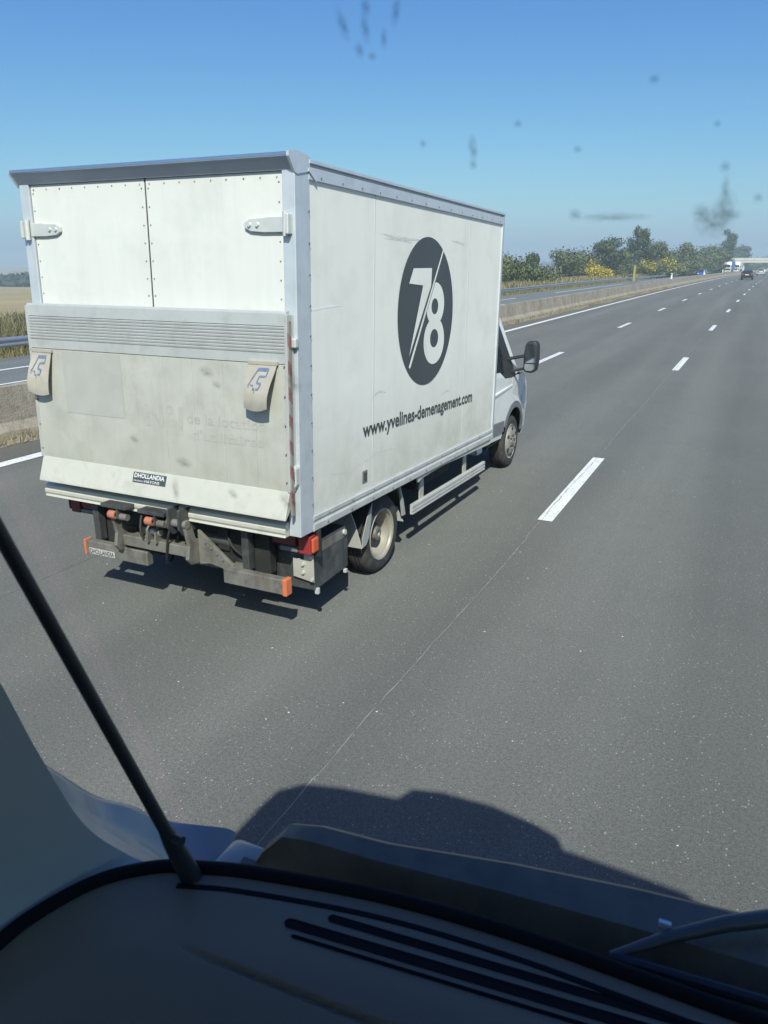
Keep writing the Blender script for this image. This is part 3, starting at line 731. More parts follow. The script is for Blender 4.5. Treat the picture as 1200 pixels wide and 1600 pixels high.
car('hatchback', (RX(-7.0, 330), 330, RZ(330)), heading(330), CARSIL, 'tiny pale car far ahead in the left lane, left of the silver one', 'cars driving ahead')

# oncoming lorries
LBLUE = mat('lorry_blue', (0.05, 0.15, 0.50), 0.4)
LWHITE = mat('lorry_white', (0.78, 0.78, 0.77), 0.35, coat=0.2)
def big_lorry(y, label, trailer, tl=13.0):
    x0 = -17.8
    o = empty('semi_trailer_lorry', (RX(x0, y), y, RZ(y) + OZ(x0)), heading(y) + math.pi, label, 'lorry', 'vehicles coming the other way')
    # forward = +y local
    b = MB(); b.prism([(-2.3, .55), (-2.3, 3.2), (-1.9, 3.75), (-.9, 3.8), (-.25, 2.9), (0, 1.9), (.02, .5)], 0, -1.22, 1.22); b.build('cab', LWHITE, o, .08, True)
    b = MB(); b.add([(-1.08, .03, 1.95), (1.08, .03, 1.95), (1.0, -.2, 2.82), (-1.0, -.2, 2.82)], [(0, 1, 2, 3)]); b.build('windscreen', CARGLASS, o)
    b = MB(); b.box(-1.1, 1.1, -.05, .06, 1.0, 1.6); b.build('grille', BLACKPL, o, .03)
    for s in (-1, 1):
        b = MB(); b.box(s * .92 - .2, s * .92 + .2, 0, .07, .6, .82); b.build('headlight', CLRLENS, o, .02)
        b = MB(); b.box(s * 1.42 - .1, s * 1.42 + .1, -.3, -.1, 1.9, 2.6); b.build('mirror', BLACKPL, o, .03)
        for yy in (-1.2, -4.6, -tl + .5, -tl + 1.8, -tl + 3.1):
            b = MB(); b.lathe([(-.15, .15), (-.15, .3), (-.15, .5), (.15, .5), (.15, .3), (.12, .15)], (s * 1.02, yy, .5), 20); b.build('wheel', TYRE, o, 0, True)
    b = MB(); b.box(-1.25, 1.25, -3.0 - tl, -3.0, 1.15, 3.95); b.build('trailer', trailer, o, .04)
    b = MB(); b.box(-.45, .45, -2.5 - tl, -.6, .6, 1.14); b.build('chassis', CHASSIS, o)
    return o
big_lorry(298, 'nearer white cabbed lorry with a blue trailer coming the other way', LBLUE)
big_lorry(338, 'farther white lorry with a white trailer coming behind the blue trailer', LWHITE)

# ------------------------------------------------------------------ the removals lorry
T = empty('box_lorry', (-2.6373, 4.1998, 0), -0.0141, 'white removals box lorry with tail lift and black 78 logo in the middle lane', 'lorry')
def tb(b, name, m, parent=T, bevel=0.0, smooth=False, seg=2): return b.build(name, m, parent, bevel, smooth, True, seg)
BW, ZB, ZT, BL = 2.36, 0.808, 3.133, 4.055
# load box shell: right panel, left panel, roof, front, floor
b = MB(); b.box(-.055, -.010, .12, BL, .86, 3.12); pR = tb(b, 'side_panel', SIDEW)
b = MB(); b.box(-BW + .010, -BW + .055, .12, BL, .86, 3.12); tb(b, 'side_panel', SIDEW)
b = MB(); b.box(-BW + .05, -.06, .1, BL - .02, 3.10, 3.15); tb(b, 'roof', SIDEW)
b = MB(); b.box(-BW + .03, -.03, BL - .03, BL + .03, .85, 3.13); tb(b, 'front_panel', SIDEW, bevel=.02)
b = MB(); b.box(-BW + .05, -.06, .05, BL, .80, .90); tb(b, 'floor', CHASSIS)
# panel joints: shallow cover strips on the side panel
for v in (1.085, 3.087):
    b = MB(); b.box(-.010, -.0085, v - .006, v + .006, .93, 3.085); tb(b, 'panel_joint', JOINT, pR)
# top rail: lower flange and rounded upper gutter
b = MB(); b.prism([(0.004, 3.085), (.004, 3.155), (-.012, 3.163), (-.012, 3.172), (.012, 3.178), (.012, 3.196), (-.03, 3.207), (-.10, 3.205), (-.10, 3.085)], 1, .16, BL + .03); tr_ = tb(b, 'top_rail', ALU)
b = MB(); b.prism([(-BW - .004, 3.085), (-BW - .004, 3.155), (-BW + .012, 3.172), (-BW - .012, 3.196), (-BW + .03, 3.207), (-BW + .1, 3.205), (-BW + .1, 3.085)], 1, .16, BL + .03); tb(b, 'top_rail', ALU)
# bottom rail: three steps, as seen along the sill
b = MB(); b.prism([(-.06, .795), (.000, .795), (.006, .803), (.006, .845), (.000, .852), (-.003, .858), (-.003, .872), (.004, .878), (.004, .905), (-.004, .912), (-.009, .925), (-.06, .925)], 1, .165, BL + .02); br_ = tb(b, 'bottom_rail', ALU_N)
b = MB(); b.prism([(-BW + .06, .795), (-BW, .795), (-BW - .006, .803), (-BW - .006, .845), (-BW - .004, .905), (-BW + .009, .925), (-BW + .06, .925)], 1, .165, BL + .02); tb(b, 'bottom_rail', ALU)
# front corner post (rounded)
b = MB(); b.prism([(-.08, BL - .01), (.003, BL - .01), (.006, BL + .03), (-.02, BL + .075), (-.08, BL + .09)], 2, .80, 3.19); tb(b, 'front_corner_post', ALU, smooth=True)
b = MB(); b.prism([(-BW + .08, BL - .01), (-BW - .003, BL - .01), (-BW - .006, BL + .03), (-BW + .02, BL + .075), (-BW + .08, BL + .09)], 2, .80, 3.19); tb(b, 'front_corner_post', ALU, smooth=True)
# rear corner posts: L-shaped profile
PR_ = {}
for s, u in ((1, 0.0), (-1, -BW)):
    i = -s
    b = MB(); b.prism([(u, -.004), (u, .166), (u + i * .02, .166), (u + i * .07, .04), (u + i * .092, .04), (u + i * .092, -.004)], 2, .80, 3.13)
    PR_[s] = tb(b, 'rear_corner_post', ALU, bevel=.004)
    b = MB()
    for z in [1.0 + .19 * k for k in range(11)]:
        b.tube([(u, .152, z), (u + s * .006, .152, z)], .0075, 7)
    q = tb(b, 'post_rivets', RIVET, PR_[s]); props(q, kind='stuff')
# canopy over the doors, flared outwards, with side cheeks
b = MB(); b.prism([(-.005, 3.122), (-.062, 3.192), (-.068, 3.194), (-.068, 3.212), (-.005, 3.225), (.20, 3.212), (.20, 3.205), (.05, 3.122)], 0, -BW - .01, -.012)
cn = tb(b, 'rear_canopy', ALU_CAN, bevel=.004)
b = MB(); b.prism([(-.006, 3.105), (-.072, 3.188), (-.072, 3.216), (.02, 3.232), (.165, 3.215), (.165, 3.13), (.02, 3.10)], 0, -.0118, .006); tb(b, 'canopy_cheek', ALU, cn)
b = MB(); b.prism([(-.006, 3.105), (-.072, 3.188), (-.072, 3.216), (.02, 3.232), (.165, 3.215), (.165, 3.13), (.02, 3.10)], 0, -BW - .016, -BW - .0102); tb(b, 'canopy_cheek', ALU, cn)
b = MB(); b.prism([(.145, 3.145), (.20, 3.145), (.235, 3.10), (.235, 3.075), (.145, 3.13)], 0, .005, .012); tb(b, 'rail_bracket', ALU, tr_)
# doors
b = MB(); b.box(-BW + .09, -.09, .035, .05, .90, 3.112); tb(b, 'door_frame', GAP)
DV = .012
doors = []
for x0, x1 in ((-BW + .098, -1.193), (-1.178, -.100)):
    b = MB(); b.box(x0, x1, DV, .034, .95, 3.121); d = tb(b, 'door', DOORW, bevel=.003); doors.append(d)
    b = MB()
    for k in range(9):
        xx = x0 + .035 + (x1 - x0 - .07) * k / 8
        b.tube([(xx + rnd.gauss(0, .004), DV, 3.088), (xx, DV - .004, 3.088)], .005, 6)
    for xx in (x0 + .022, x1 - .022):
        for k in range(7):
            z = 3.06 - .115 * k
            b.tube([(xx, DV, z), (xx, DV - .004, z + rnd.gauss(0, .003))], .005, 6)
    q = tb(b, 'door_rivets', RIVET, d); props(q, kind='stuff')
b = MB(); b.box(-1.1925, -1.1785, .02, .034, .95, 3.115); tb(b, 'door_gasket', RUBBER)
# hinges
def hinge(uh, s, z, parent):
    """strap plate on the door, knuckle on the post"""
    b = MB(); L_ = .30
    pts = [(uh, z + .045), (uh - s * .12, z + .045), (uh - s * .16, z + .040), (uh - s * L_ * .85, z + .037), (uh - s * L_, z + .015), (uh - s * L_, z - .015), (uh - s * L_ * .85, z - .037), (uh - s * .16, z - .045), (uh, z - .045)]
    b.prism(pts, 1, DV - .022, DV - .001); h = tb(b, 'hinge', HINGE, parent, bevel=.003)
    b = MB(); b.tube([(uh + s * .015, DV - .035, z - .07), (uh + s * .015, DV - .035, z + .07)], .018, 10); tb(b, 'hinge_pin', HINGE, h, smooth=True)
    b = MB(); b.box(min(uh + s * .03, uh + s * .055), max(uh + s * .03, uh + s * .055), -.055, -.003, z - .06, z + .06); tb(b, 'hinge_knuckle', HINGE, h, bevel=.006)
    for q in (.20, .26):
        b = MB(); b.tube([(uh - s * q, DV - .022, z), (uh - s * q, DV - .034, z)], [.016, .011], 10); tb(b, 'hinge_bolt', HINGE, h, smooth=True)
hinge(-.075, 1, 2.815, doors[1]); hinge(-BW + .075, -1, 2.815, doors[0])
# buffer and catch on the right post
b = MB(); b.box(-.06, .012, -.045, -.004, 2.075, 2.135); tb(b, 'door_buffer', HINGE, PR_[1], bevel=.008)
cb = MB(); cb.prism([(-.045, 1.30), (-.015, 1.31), (.0, 1.29), (.0, 1.18), (-.02, 1.15), (-.045, 1.16)], 1, -.05, -.0045)
ct = tb(cb, 'door_catch', HINGE, PR_[1], bevel=.004)
cb = MB(); cb.box(-.03, -.012, -.053, -.0502, 1.19, 1.27); tb(cb, 'catch_slot', GAP, ct)
# side marker recess
cb = MB(); cb.box(-.0095, -.002, .905, .985, .98, 1.075); mk = tb(cb, 'side_marker', STEEL_G, bevel=.003)
cb = MB(); cb.box(-.0018, .002, .92, .965, 1.0, 1.06); tb(cb, 'marker_lens', STEEL_D, mk, bevel=.002)
# rail bolts
b = MB()
for k in range(11):
    v = .35 + .36 * k; b.tube([(.006, v, .825), (.012, v, .825)], .009, 6); b.tube([(.004, v + .02, .892), (.009, v + .02, .892)], .006, 6)
q = tb(b, 'rail_bolts', RIVET, br_); props(q, kind='stuff')
b = MB()
for k in range(14):
    v = .30 + .28 * k; b.tube([(.004, v, 3.105), (.009, v, 3.105)], .006, 6)
q = tb(b, 'rail_rivets', RIVET, tr_); props(q, kind='stuff')

# logo: dark disc with a white 7 and 8 split by a slanting stroke
b = MB(); n = 72
b.add([(-.0065, 2.098 + .602 * math.cos(2 * math.pi * k / n), 2.237 + .618 * math.sin(2 * math.pi * k / n)) for k in range(n)], [tuple(range(n))]); logo = tb(b, 'logo_disc', INK)
LX = -.0035
def sheet(name, polys, m, parent, x=LX):
    b = MB()
    for p in polys: b.add([(x, v, z) for v, z in p], [tuple(range(len(p)))])
    return tb(b, name, m, parent)
sheet('digit_seven', [[(1.700, 2.477), (1.782, 2.597), (2.168, 2.607), (2.160, 2.462), (1.985, 2.463)], [(1.985, 2.463), (2.160, 2.462), (1.728, 1.885)]], SIDEW, logo)
sl_a, sl_b = (2.415, 2.763), (1.737, 1.796)
sheet('slash', [[(2.408, 2.773), (2.428, 2.762), (1.754, 1.784), (1.726, 1.803)]], SIDEW, logo)
def ring8(cv, cz, rv_, rz_, hv, hz, hrv, hrz, n=40, cut=None):
    """ring (outer ellipse, inner ellipse) as quads; outer points left of the slash are pulled onto it"""
    P, F = [], []
    for k in range(n):
        a = 2 * math.pi * k / n
        o_ = [cv + rv_ * math.cos(a), cz + rz_ * math.sin(a)]
        if cut:
            # slash line position at this height, offset to its right
            t = (o_[1] - sl_b[1]) / (sl_a[1] - sl_b[1]); sx = sl_b[0] + t * (sl_a[0] - sl_b[0]) + cut
            o_[0] = max(o_[0], sx)
        P.append(tuple(o_)); P.append((hv + hrv * math.cos(a), hz + hrz * math.sin(a)))
    for k in range(n):
        j = (k + 1) % n; F.append((2 * k, 2 * j, 2 * j + 1, 2 * k + 1))
    return P, F
b = MB()
for q, x in ((ring8(2.268, 2.305, .205, .185, 2.257, 2.287, .076, .068, cut=.028), LX), (ring8(2.264, 1.99, .236, .205, 2.263, 2.012, .093, .080), LX - .0002)):
    b.add([(x, v, z) for v, z in q[0]], q[1])
tb(b, 'digit_eight', SIDEW, logo)
def scuff(pts, w, m):
    b = MB(); c = catmull([Vector((-.0090, v, z)) for v, z in pts], 6); n = len(c)
    b.grid([[(p.x, p.y, p.z - w * math.sin(math.pi * (i + .3) / (n + .6)) * rnd.uniform(.6, 1.1)), (p.x, p.y, p.z + w * math.sin(math.pi * (i + .3) / (n + .6)) * rnd.uniform(.6, 1.1))] for i, p in enumerate(c)])
    tb(b, 'scuff_mark', m, pR)
SCUFFD = mat('scuff_grey', (0.66, 0.66, 0.615), 0.7, var=0.2, vscale=30); SCUFFL = mat('scuff_pale', (0.86, 0.87, 0.85), 0.5)
for pts, w, m in (([(.17, 2.298), (.36, 2.318), (.57, 2.326)], .009, SCUFFL), ([(1.2, 2.83), (1.5, 2.815), (1.9, 2.82)], .012, SCUFFD), ([(1.25, 2.80), (1.55, 2.80), (1.75, 2.79)], .006, SCUFFD), ([(2.62, 2.85), (2.80, 2.845), (2.95, 2.83)], .010, SCUFFD),
                  ([(1.06, 1.62), (1.18, 1.66), (1.30, 1.64)], .012, SCUFFD), ([(2.5, 1.47), (2.62, 1.50), (2.70, 1.49)], .010, SCUFFD), ([(.62, 2.83), (.63, 2.80), (.635, 2.77)], .006, SCUFFD), ([(.40, 1.16), (.7, 1.12), (1.2, 1.17), (1.7, 1.13)], .005, SCUFFD), ([(3.3, 1.05), (3.6, 1.07), (3.95, 1.06)], .008, SCUFFD), ([(1.95, 2.92), (1.96, 2.89), (1.955, 2.86)], .005, SCUFFD)):
    scuff(pts, w, m)
# web address, bold condensed
vs, fs = text_mesh('www.yvelines-demenagement.com', INK, .156, 2.44, bold=.024)
b = MB(); b.add([(-.0065, .91 + x, 1.300 + y - .0115 * x) for x, y in vs], fs); tb(b, 'web_address', INK)

# ---------------- tail lift platform (stands upright behind the doors)
PV0, PV1 = -.075, -.035
PU0, PU1 = -BW + .015, -.038
plat = MB(); plat.box(PU0, PU1, PV1, PV1 + .03, 1.05, 2.285); pf = tb(plat, 'platform', ALU_DIRTY)
b = MB()
b.prism([(PV1, 2.30), (PV0 + .01, 2.30), (PV0 + .004, 2.285), (PV0, 2.21), (PV1, 2.21)], 0, PU0, PU1)
for k in range(8):
    z1 = 2.207 - .021 * k
    b.prism([(PV1, z1), (PV0 - .001, z1 - .001), (PV0 - .003, z1 - .005), (PV0 - .001, z1 - .016), (PV0 + .003, z1 - .0185), (PV0 + .003, z1 - .021), (PV1, z1 - .021)], 0, PU0, PU1)
b.box(PU0, PU1, PV0, PV1, 1.975, 2.038)
tb(b, 'platform_ribs', ALU_RIB, pf)
npl = 9
for k in range(npl):
    a0 = PU0 + (PU1 - PU0) * k / npl; a1 = PU0 + (PU1 - PU0) * (k + 1) / npl
    b = MB(); b.box(a0 + .0006, a1 - .0006, PV0 + .004, PV1 - .0005, 1.125, 1.970); tb(b, 'platform_plank', ALU_DIRTY, pf, bevel=.0012, seg=1)
b = MB(); b.prism([(PV0 + .002, 1.135), (PV0 - .058, .965), (PV0 - .062, .948), (PV0 - .048, .945), (PV1, 1.04), (PV1, 1.135)], 0, PU0 + .0, PU1 + .0)
lip = tb(b, 'platform_lip', ALU_LIP, pf, bevel=.004)
for uu in (PU0, PU1):
    b = MB(); b.box(uu - .012, uu + .012, PV0 - .006, PV1 + .03, 1.13, 2.28); tb(b, 'platform_edge', ALU_RIB, pf, bevel=.003)
b = MB()
for uu in (PU0, PU1 - .03):
    for k in range(5): b.tube([(uu + .012, PV0, 1.2 + .19 * k), (uu + .012, PV0 - .009, 1.2 + .19 * k)], .0048, 6)
q = tb(b, 'platform_rivets', RIVET, pf); props(q, kind='stuff')
# red and white warning strip on the right edge
def stripe_mat():
    m, nt, N, L, B = nodes_of('warning_stripes')
    w = N.new('ShaderNodeTexWave'); w.wave_type = 'BANDS'; w.bands_direction = 'DIAGONAL'; w.inputs['Scale'].default_value = 3.6; w.inputs['Distortion'].default_value = .6
    vec = coords(nt); L.new(vec, w.inputs['Vector'])
    c = mix(nt, ramp(nt, w.outputs['Fac'], .42, .58), (0.20, 0.085, 0.075), (0.30, 0.27, 0.25))
    c = mix(nt, ramp(nt, noise(nt, vec, 25, 5), .4, .7, 0, .6), c, (0.30, 0.24, 0.22))
    L.new(c, B.inputs['Base Color']); B.inputs['Roughness'].default_value = .5; return m
b = MB(); b.box(PU1 + .0125, PU1 + .024, PV0 - .008, PV0 + .022, .97, 2.24); tb(b, 'warning_strip', stripe_mat(), pf)
# faded lettering left by an old livery
def rear_text(txt, u, z, wd, ht, m, name, parent, v, bold=0.0):
    vs, fs = text_mesh(txt, m, ht, wd, bold=bold)
    b = MB(); b.add([(u + x, v, z + y) for x, y in vs], fs); return tb(b, name, m, parent)
PF = PV0 + .002
rear_text('N\u00b01', -1.245, 1.475, .33, .165, GHOST, 'faded_lettering', pf, PF, .02)
rear_text('de la location', -.875, 1.525, .66, .075, GHOST, 'faded_lettering', pf, PF, .01)
rear_text("d'utilitaires", -.835, 1.415, .60, .072, GHOST, 'faded_lettering', pf, PF, .01)
b = MB(); b.add([(-2.03, PF, 1.505), (-1.45, PF, 1.505), (-1.45, PF, 1.962), (-2.03, PF, 1.962)], [(0, 1, 2, 3)]); tb(b, 'faded_patch', GHOST2, pf)
# maker's plate on the lip (tilted with it)
def on_lip(u, t, off=0.0):
    """t = distance up the lip from its lower edge"""
    a = Vector((PV0 - .058, .965)); c = Vector((PV0 + .002, 1.135)); d = (c - a); n_ = Vector((-d.y, d.x)).normalized()
    p = a + d * t + n_ * off
    return (u, p.x, p.y)
b = MB()
pl_ = ((-1.395, .47), (-1.085, .47), (-1.085, .90), (-1.395, .90))
P4 = [on_lip(u, t, .003) for u, t in pl_]
P5 = [on_lip(u, t, .0005) for u, t in pl_]
b.add(P4 + P5, [(0, 1, 2, 3), (0, 4, 5, 1), (1, 5, 6, 2), (2, 6, 7, 3), (3, 7, 4, 0)]); np_ = tb(b, 'maker_plate', PLATE, lip)
def lip_text(txt, u, t, wd, ht, name, bold):
    vs, fs = text_mesh(txt, WHITEPL, ht, wd, bold=bold)
    b = MB(); b.add([on_lip(u + x, t + y, .0045) for x, y in vs], fs); return tb(b, name, PLATEINK, np_)
lip_text('DHOLLANDIA', -1.383, .675, .285, .19, 'plate_lettering', .03)
lip_text('HAYONS', -1.28, .505, .14, .115, 'plate_lettering', .01)
lip_text('elevateurs', -1.385, .52, .095, .085, 'plate_lettering', 0)
# warning flags hanging from the platform, each curling outwards
def flag(u0, u1, ztop, drop, curl, skew, label):
    rows = []; nz, nu = 14, 8
    for i in range(nz + 1):
        t = i / nz; row = []
        for j in range(nu + 1):
            s = j / nu
            out = curl * (math.sin(t * math.pi * .62) ** 1.4) * (1 + skew * (s - .5)) + .012
            z = ztop - drop * t * (1 - .10 * t * skew * (s - .5))
            u = u0 + (u1 - u0) * (s + .10 * t * (0.5 - s)) - .02 * t
            row.append((u, PV0 - out, z - (.02 * math.sin(s * 3.1) * t)))
        rows.append(row)
    b = MB(); b.grid(rows)
    back = [[(p[0], p[1] + .004, p[2]) for p in r] for r in rows]
    b.grid(back)
    f = tb(b, 'warning_flag', FLAG, pf, smooth=True); f['label'] = label
    b = MB(); b.box(u0 - .005, u1 + .005, PV0 - .018, PV0 + .003, ztop - .012, ztop + .014); tb(b, 'flag_bar', FLAG, f, bevel=.003)
    def at(s, t, off=.003):
        i = min(nz - 1, max(0, int(t * nz))); j = min(nu - 1, max(0, int(s * nu)))
        a, c = t * nz - i, s * nu - j
        p = (Vector(rows[i][j]) * (1 - c) + Vector(rows[i][j + 1]) * c) * (1 - a) + (Vector(rows[i + 1][j]) * (1 - c) + Vector(rows[i + 1][j + 1]) * c) * a
        return (p.x, p.y - off, p.z)
    def stroke(b, pts, w):
        for (s0, t0), (s1, t1) in zip(pts[:-1], pts[1:]):
            dx, dy = s1 - s0, t1 - t0; L_ = math.hypot(dx, dy); nx, ny = -dy / L_ * w, dx / L_ * w
            m_ = 4
            b.grid([[at(s0 + dx * k / m_ - nx, t0 + dy * k / m_ - ny), at(s0 + dx * k / m_ + nx, t0 + dy * k / m_ + ny)] for k in range(m_ + 1)])
    b = MB()
    stroke(b, [(.38, .13), (.78, .13)], .035); stroke(b, [(.76, .13), (.74, .27)], .025)
    stroke(b, [(.40, .12), (.14, .48), (.16, .52)], .02)
    stroke(b, [(.72, .27), (.50, .27), (.44, .40), (.62, .42), (.56, .53), (.46, .53)], .022)
    stroke(b, [(.22, .47), (.32, .46), (.34, .56), (.40, .52), (.42, .62)], .014)
    tb(b, 'flag_emblem', BLUEINK, f)
flag(-.322, -.105, 1.975, .285, .078, .35, 'beige canvas flag with a blue emblem, curled outwards on the right of the platform')
flag(-2.318, -2.12, 1.955, .31, .055, -.6, 'beige canvas flag with a blue emblem hanging at the left edge of the platform')

# ---------------- rear sill and lift gear
b = MB(); b.prism([(-.050, .815), (-.058, .797), (.06, .797), (.06, .90), (-.02, .90), (-.045, .885), (-.050, .862), (-.060, .855), (-.060, .83)], 0, -BW - .03, -.095); sill = tb(b, 'rear_sill', ALU_LIP, bevel=.003)
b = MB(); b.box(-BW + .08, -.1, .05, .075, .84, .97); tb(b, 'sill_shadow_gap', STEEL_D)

def part(b, name, m, parent=T, bevel=0.0, smooth=False): return b.build(name, m, parent, bevel, smooth, False)
# rollers with their brackets
for u in (-1.60, -1.235):
    b = MB(); b.lathe([(-.034, .012), (-.034, .034), (.034, .034), (.034, .012)], (u, -.10, .775), 18); rl = part(b, 'lift_roller', ROLLER, T, .006, True)
    b = MB(); b.lathe([(-.02, .002), (-.02, .028), (.06, .026), (.06, .002)], (u + .075, -.09, .765), 14); part(b, 'roller_pin', STEEL_G, rl, 0, True)
    b = MB(); b.box(u - .09, u + .16, -.13, .04, .835, .862); b.prism([(.03, .86), (-.12, .86), (-.13, .76), (-.08, .72), (.03, .74)], 0, u + .055, u + .07); part(b, 'roller_bracket', STEEL_D, rl, .003)
b = MB(); b.prism([(.03, .90), (-.13, .90), (-.14, .76), (-.09, .70), (.05, .72)], 0, -1.045, -1.025); b.prism([(.03, .90), (-.13, .90), (-.14, .76), (-.09, .70), (.05, .72)], 0, -.945, -.925); part(b, 'hinge_bracket', STEEL_D, T, .003)
b = MB(); b.lathe([(-.09, .002), (-.09, .03), (.09, .03), (.09, .002)], (-.985, -.085, .79), 14); part(b, 'lift_pin', STEEL_G, T, 0, True)
# torsion beam and lift arms
b = MB(); b.box(-1.60, -.945, -.03, .07, .505, .59); part(b, 'torsion_beam', STEEL_G, T, .006)
def arm_plate(u, name, m):
    b = MB(); b.prism([(-.11, .80), (-.06, .82), (-.03, .76), (.0, .66), (.10, .62), (.42, .50), (.50, .42), (.46, .38), (.05, .46), (-.06, .47), (-.10, .52), (-.075, .62)], 0, u, u + .03); return part(b, name, m, T, .004)
ap = arm_plate(-.93, 'lift_arm', STEEL_G); arm_plate(-1.63, 'lift_arm', STEEL_G)
b = MB()
# gusset that runs out to the right of the arm
b.prism([(-.90, .72), (-.86, .69), (-.60, .49), (-.585, .445), (-.66, .445), (-.80, .47), (-.90, .45)], 1, .02, .05); gp = part(b, 'arm_gusset', STEEL_G, T, .003)
b = MB()
for q in range(4): b.tube([(-.83 + .05 * q, .019, .635 - .038 * q), (-.83 + .05 * q, .010, .635 - .038 * q)], .011, 8)
q = part(b, 'gusset_bolts', RIVET, gp); props(q, kind='stuff')
for u in (-1.335, -1.255):
    b = MB(); b.prism([(-.06, .58), (-.055, .68), (-.02, .71), (.02, .69), (.12, .60), (.12, .56)], 0, u, u + .018); part(b, 'cylinder_lug', STEEL_G, T, .003)
b = MB(); b.lathe([(-.065, .002), (-.065, .022), (.065, .022), (.065, .002)], (-1.285, -.01, .655), 12); part(b, 'lug_pin', HINGE, T, 0, True)
b = MB(); b.tube([(-1.29, .0, .655), (-1.29, .9, .52)], .04, 12); part(b, 'lift_cylinder', STEEL_D, T, 0, True)
b = MB(); b.tube([(-1.05, .25, .36), (-1.05, .25, .52)], .05, 10); b.box(-1.20, -.90, .22, .30, .34, .42); part(b, 'lower_link', STEEL_G, T, .006)
b = MB(); b.lathe([(-.03, .002), (-.03, .035), (.03, .035), (.03, .002)], (-1.165, .205, .41), 14); part(b, 'link_roller', ROLLER, T, .004, True)
for pts, r_ in (([(-1.42, .02, .80), (-1.40, -.03, .62), (-1.30, .05, .45), (-1.12, .2, .50)], .011), ([(-1.10, .02, .78), (-1.12, -.05, .66), (-1.20, .0, .40), (-1.35, .25, .38)], .009), ([(-.70, .1, .72), (-.62, .08, .60), (-.50, .14, .52), (-.34, .2, .62)], .010), ([(-1.75, .1, .74), (-1.82, .08, .60), (-1.70, .12, .50), (-1.5, .2, .56)], .010)):
    b = MB(); b.tube(catmull(pts, 6), r_, 7); part(b, 'hydraulic_hose', RUBBER, T, 0, True)
b = MB(); b.box(-1.50, -1.10, .16, .40, .44, .58); b.box(-1.42, -1.36, .10, .16, .46, .56); part(b, 'pump_housing', STEEL_D, T, .012)
b = MB(); b.lathe([(-.12, .004), (-.12, .05), (.10, .05), (.12, .03), (.12, .004)], (-.80, .16, .62), 16); part(b, 'pump_motor', STEEL_D, T, 0, True)
for u in (-.50, -1.95):
    b = MB(); b.box(u - .03, u + .03, .05, .12, .46, .80); part(b, 'bumper_hanger', STEEL_D, T, .004)
# under-run bumper arms
def bumper(u0, u1, s, label):
    t = empty('underrun_arm', (0, 0, 0)); t.parent = T; t['label'] = label
    b = MB(); b.box(u0, u1, -.02, .045, .36, .475); part(b, 'arm_beam', STEEL_G, t, .006)
    return t
ub = bumper(-.655, -.145, 1, 'grey bumper arm with an orange end cap on the right')
b = MB(); b.box(-.143, -.108, -.025, .05, .354, .481); part(b, 'end_cap', ORANGE, ub, .006)
b = MB(); b.prism([(-.655, .0452), (-.655, .45), (-.53, .45), (-.53, .20), (-.46, .0452)], 2, .365, .47); part(b, 'arm_return', STEEL_G, ub, .004)
ub2 = bumper(-2.02, -1.38, -1, 'grey bumper arm with an orange end cap and a sticker on the left')
b = MB(); b.box(-2.040, -2.0195, -.025, .05, .354, .481); part(b, 'end_cap', ORANGE, ub2, .005)
b = MB(); b.prism([(-1.64, .0452), (-1.56, .20), (-1.56, .45), (-1.50, .45), (-1.50, .0452)], 2, .365, .47); part(b, 'arm_return', STEEL_G, ub2, .004)
vs, fs = text_mesh('DHOLLANDIA', INK, .040, .255, bold=.02)
b = MB(); b.add([(-1.985, -.0225, .368), (-1.715, -.0225, .368), (-1.715, -.0225, .42), (-1.985, -.0225, .42)], [(0, 1, 2, 3)]); stk = part(b, 'sticker', STICK, ub2)
b = MB(); b.add([(-1.978 + x, -.0245, .374 + y) for x, y in vs], fs); part(b, 'sticker_lettering', INK, stk)
# tail lamps
def tail(u0, u1, flip):
    t = empty('tail_light', (0, 0, 0)); t.parent = T
    d = 1 if not flip else -1
    def seg(a, c, nm, m, z0=.655, z1=.765, pv=.16):
        x0, x1 = sorted((u0 + d * a * (u1 - u0) * d, u0 + d * c * (u1 - u0) * d)); b = MB(); b.box(x0 + .001, x1 - .001, pv, pv + .08, z0, z1); part(b, nm, m, t, .012)
    L0 = [(0, .58, 'dim_lens', DIMRED, .665, .765), (.18, .62, 'reverse_lens', GREYPL, .618, .655), (.63, .93, 'red_lens', DIMRED if flip else REDLENS, .615, .76), (.935, 1.0, 'amber_lens', DIMRED if flip else ORLENS, .635, .745)]
    for a, c, nm, m, z0, z1 in L0:
        if flip: a, c = 1 - c, 1 - a
        seg(a, c, nm, m, z0, z1)
    b = MB(); b.box(u0 - .01, u1 + .005, .235, .26, .59, .79); part(b, 'lamp_backing', BLACKPL, t)
    return t
DIMRED = mat('dim_red_lens', (0.16, 0.03, 0.03), 0.3, coat=0.3)
tail(-.345, .012, False); tail(-BW - .012, -BW + .345, True)
# galvanised bracket plate with bolts, right of the bumper
b = MB(); b.prism([(-.215, .40), (-.215, .545), (-.12, .545), (-.12, .59), (-.04, .59), (-.04, .375)], 1, .235, .245); bp = part(b, 'bracket_plate', ALU_DIRTY, T, .002)
for (uu, zz) in ((-.125, .51), (-.125, .445), (-.055, .575), (-.05, .40)):
    b = MB(); b.tube([(uu, .234, zz), (uu, .216, zz)], .013, 6); part(b, 'bracket_bolt', HINGE, bp)
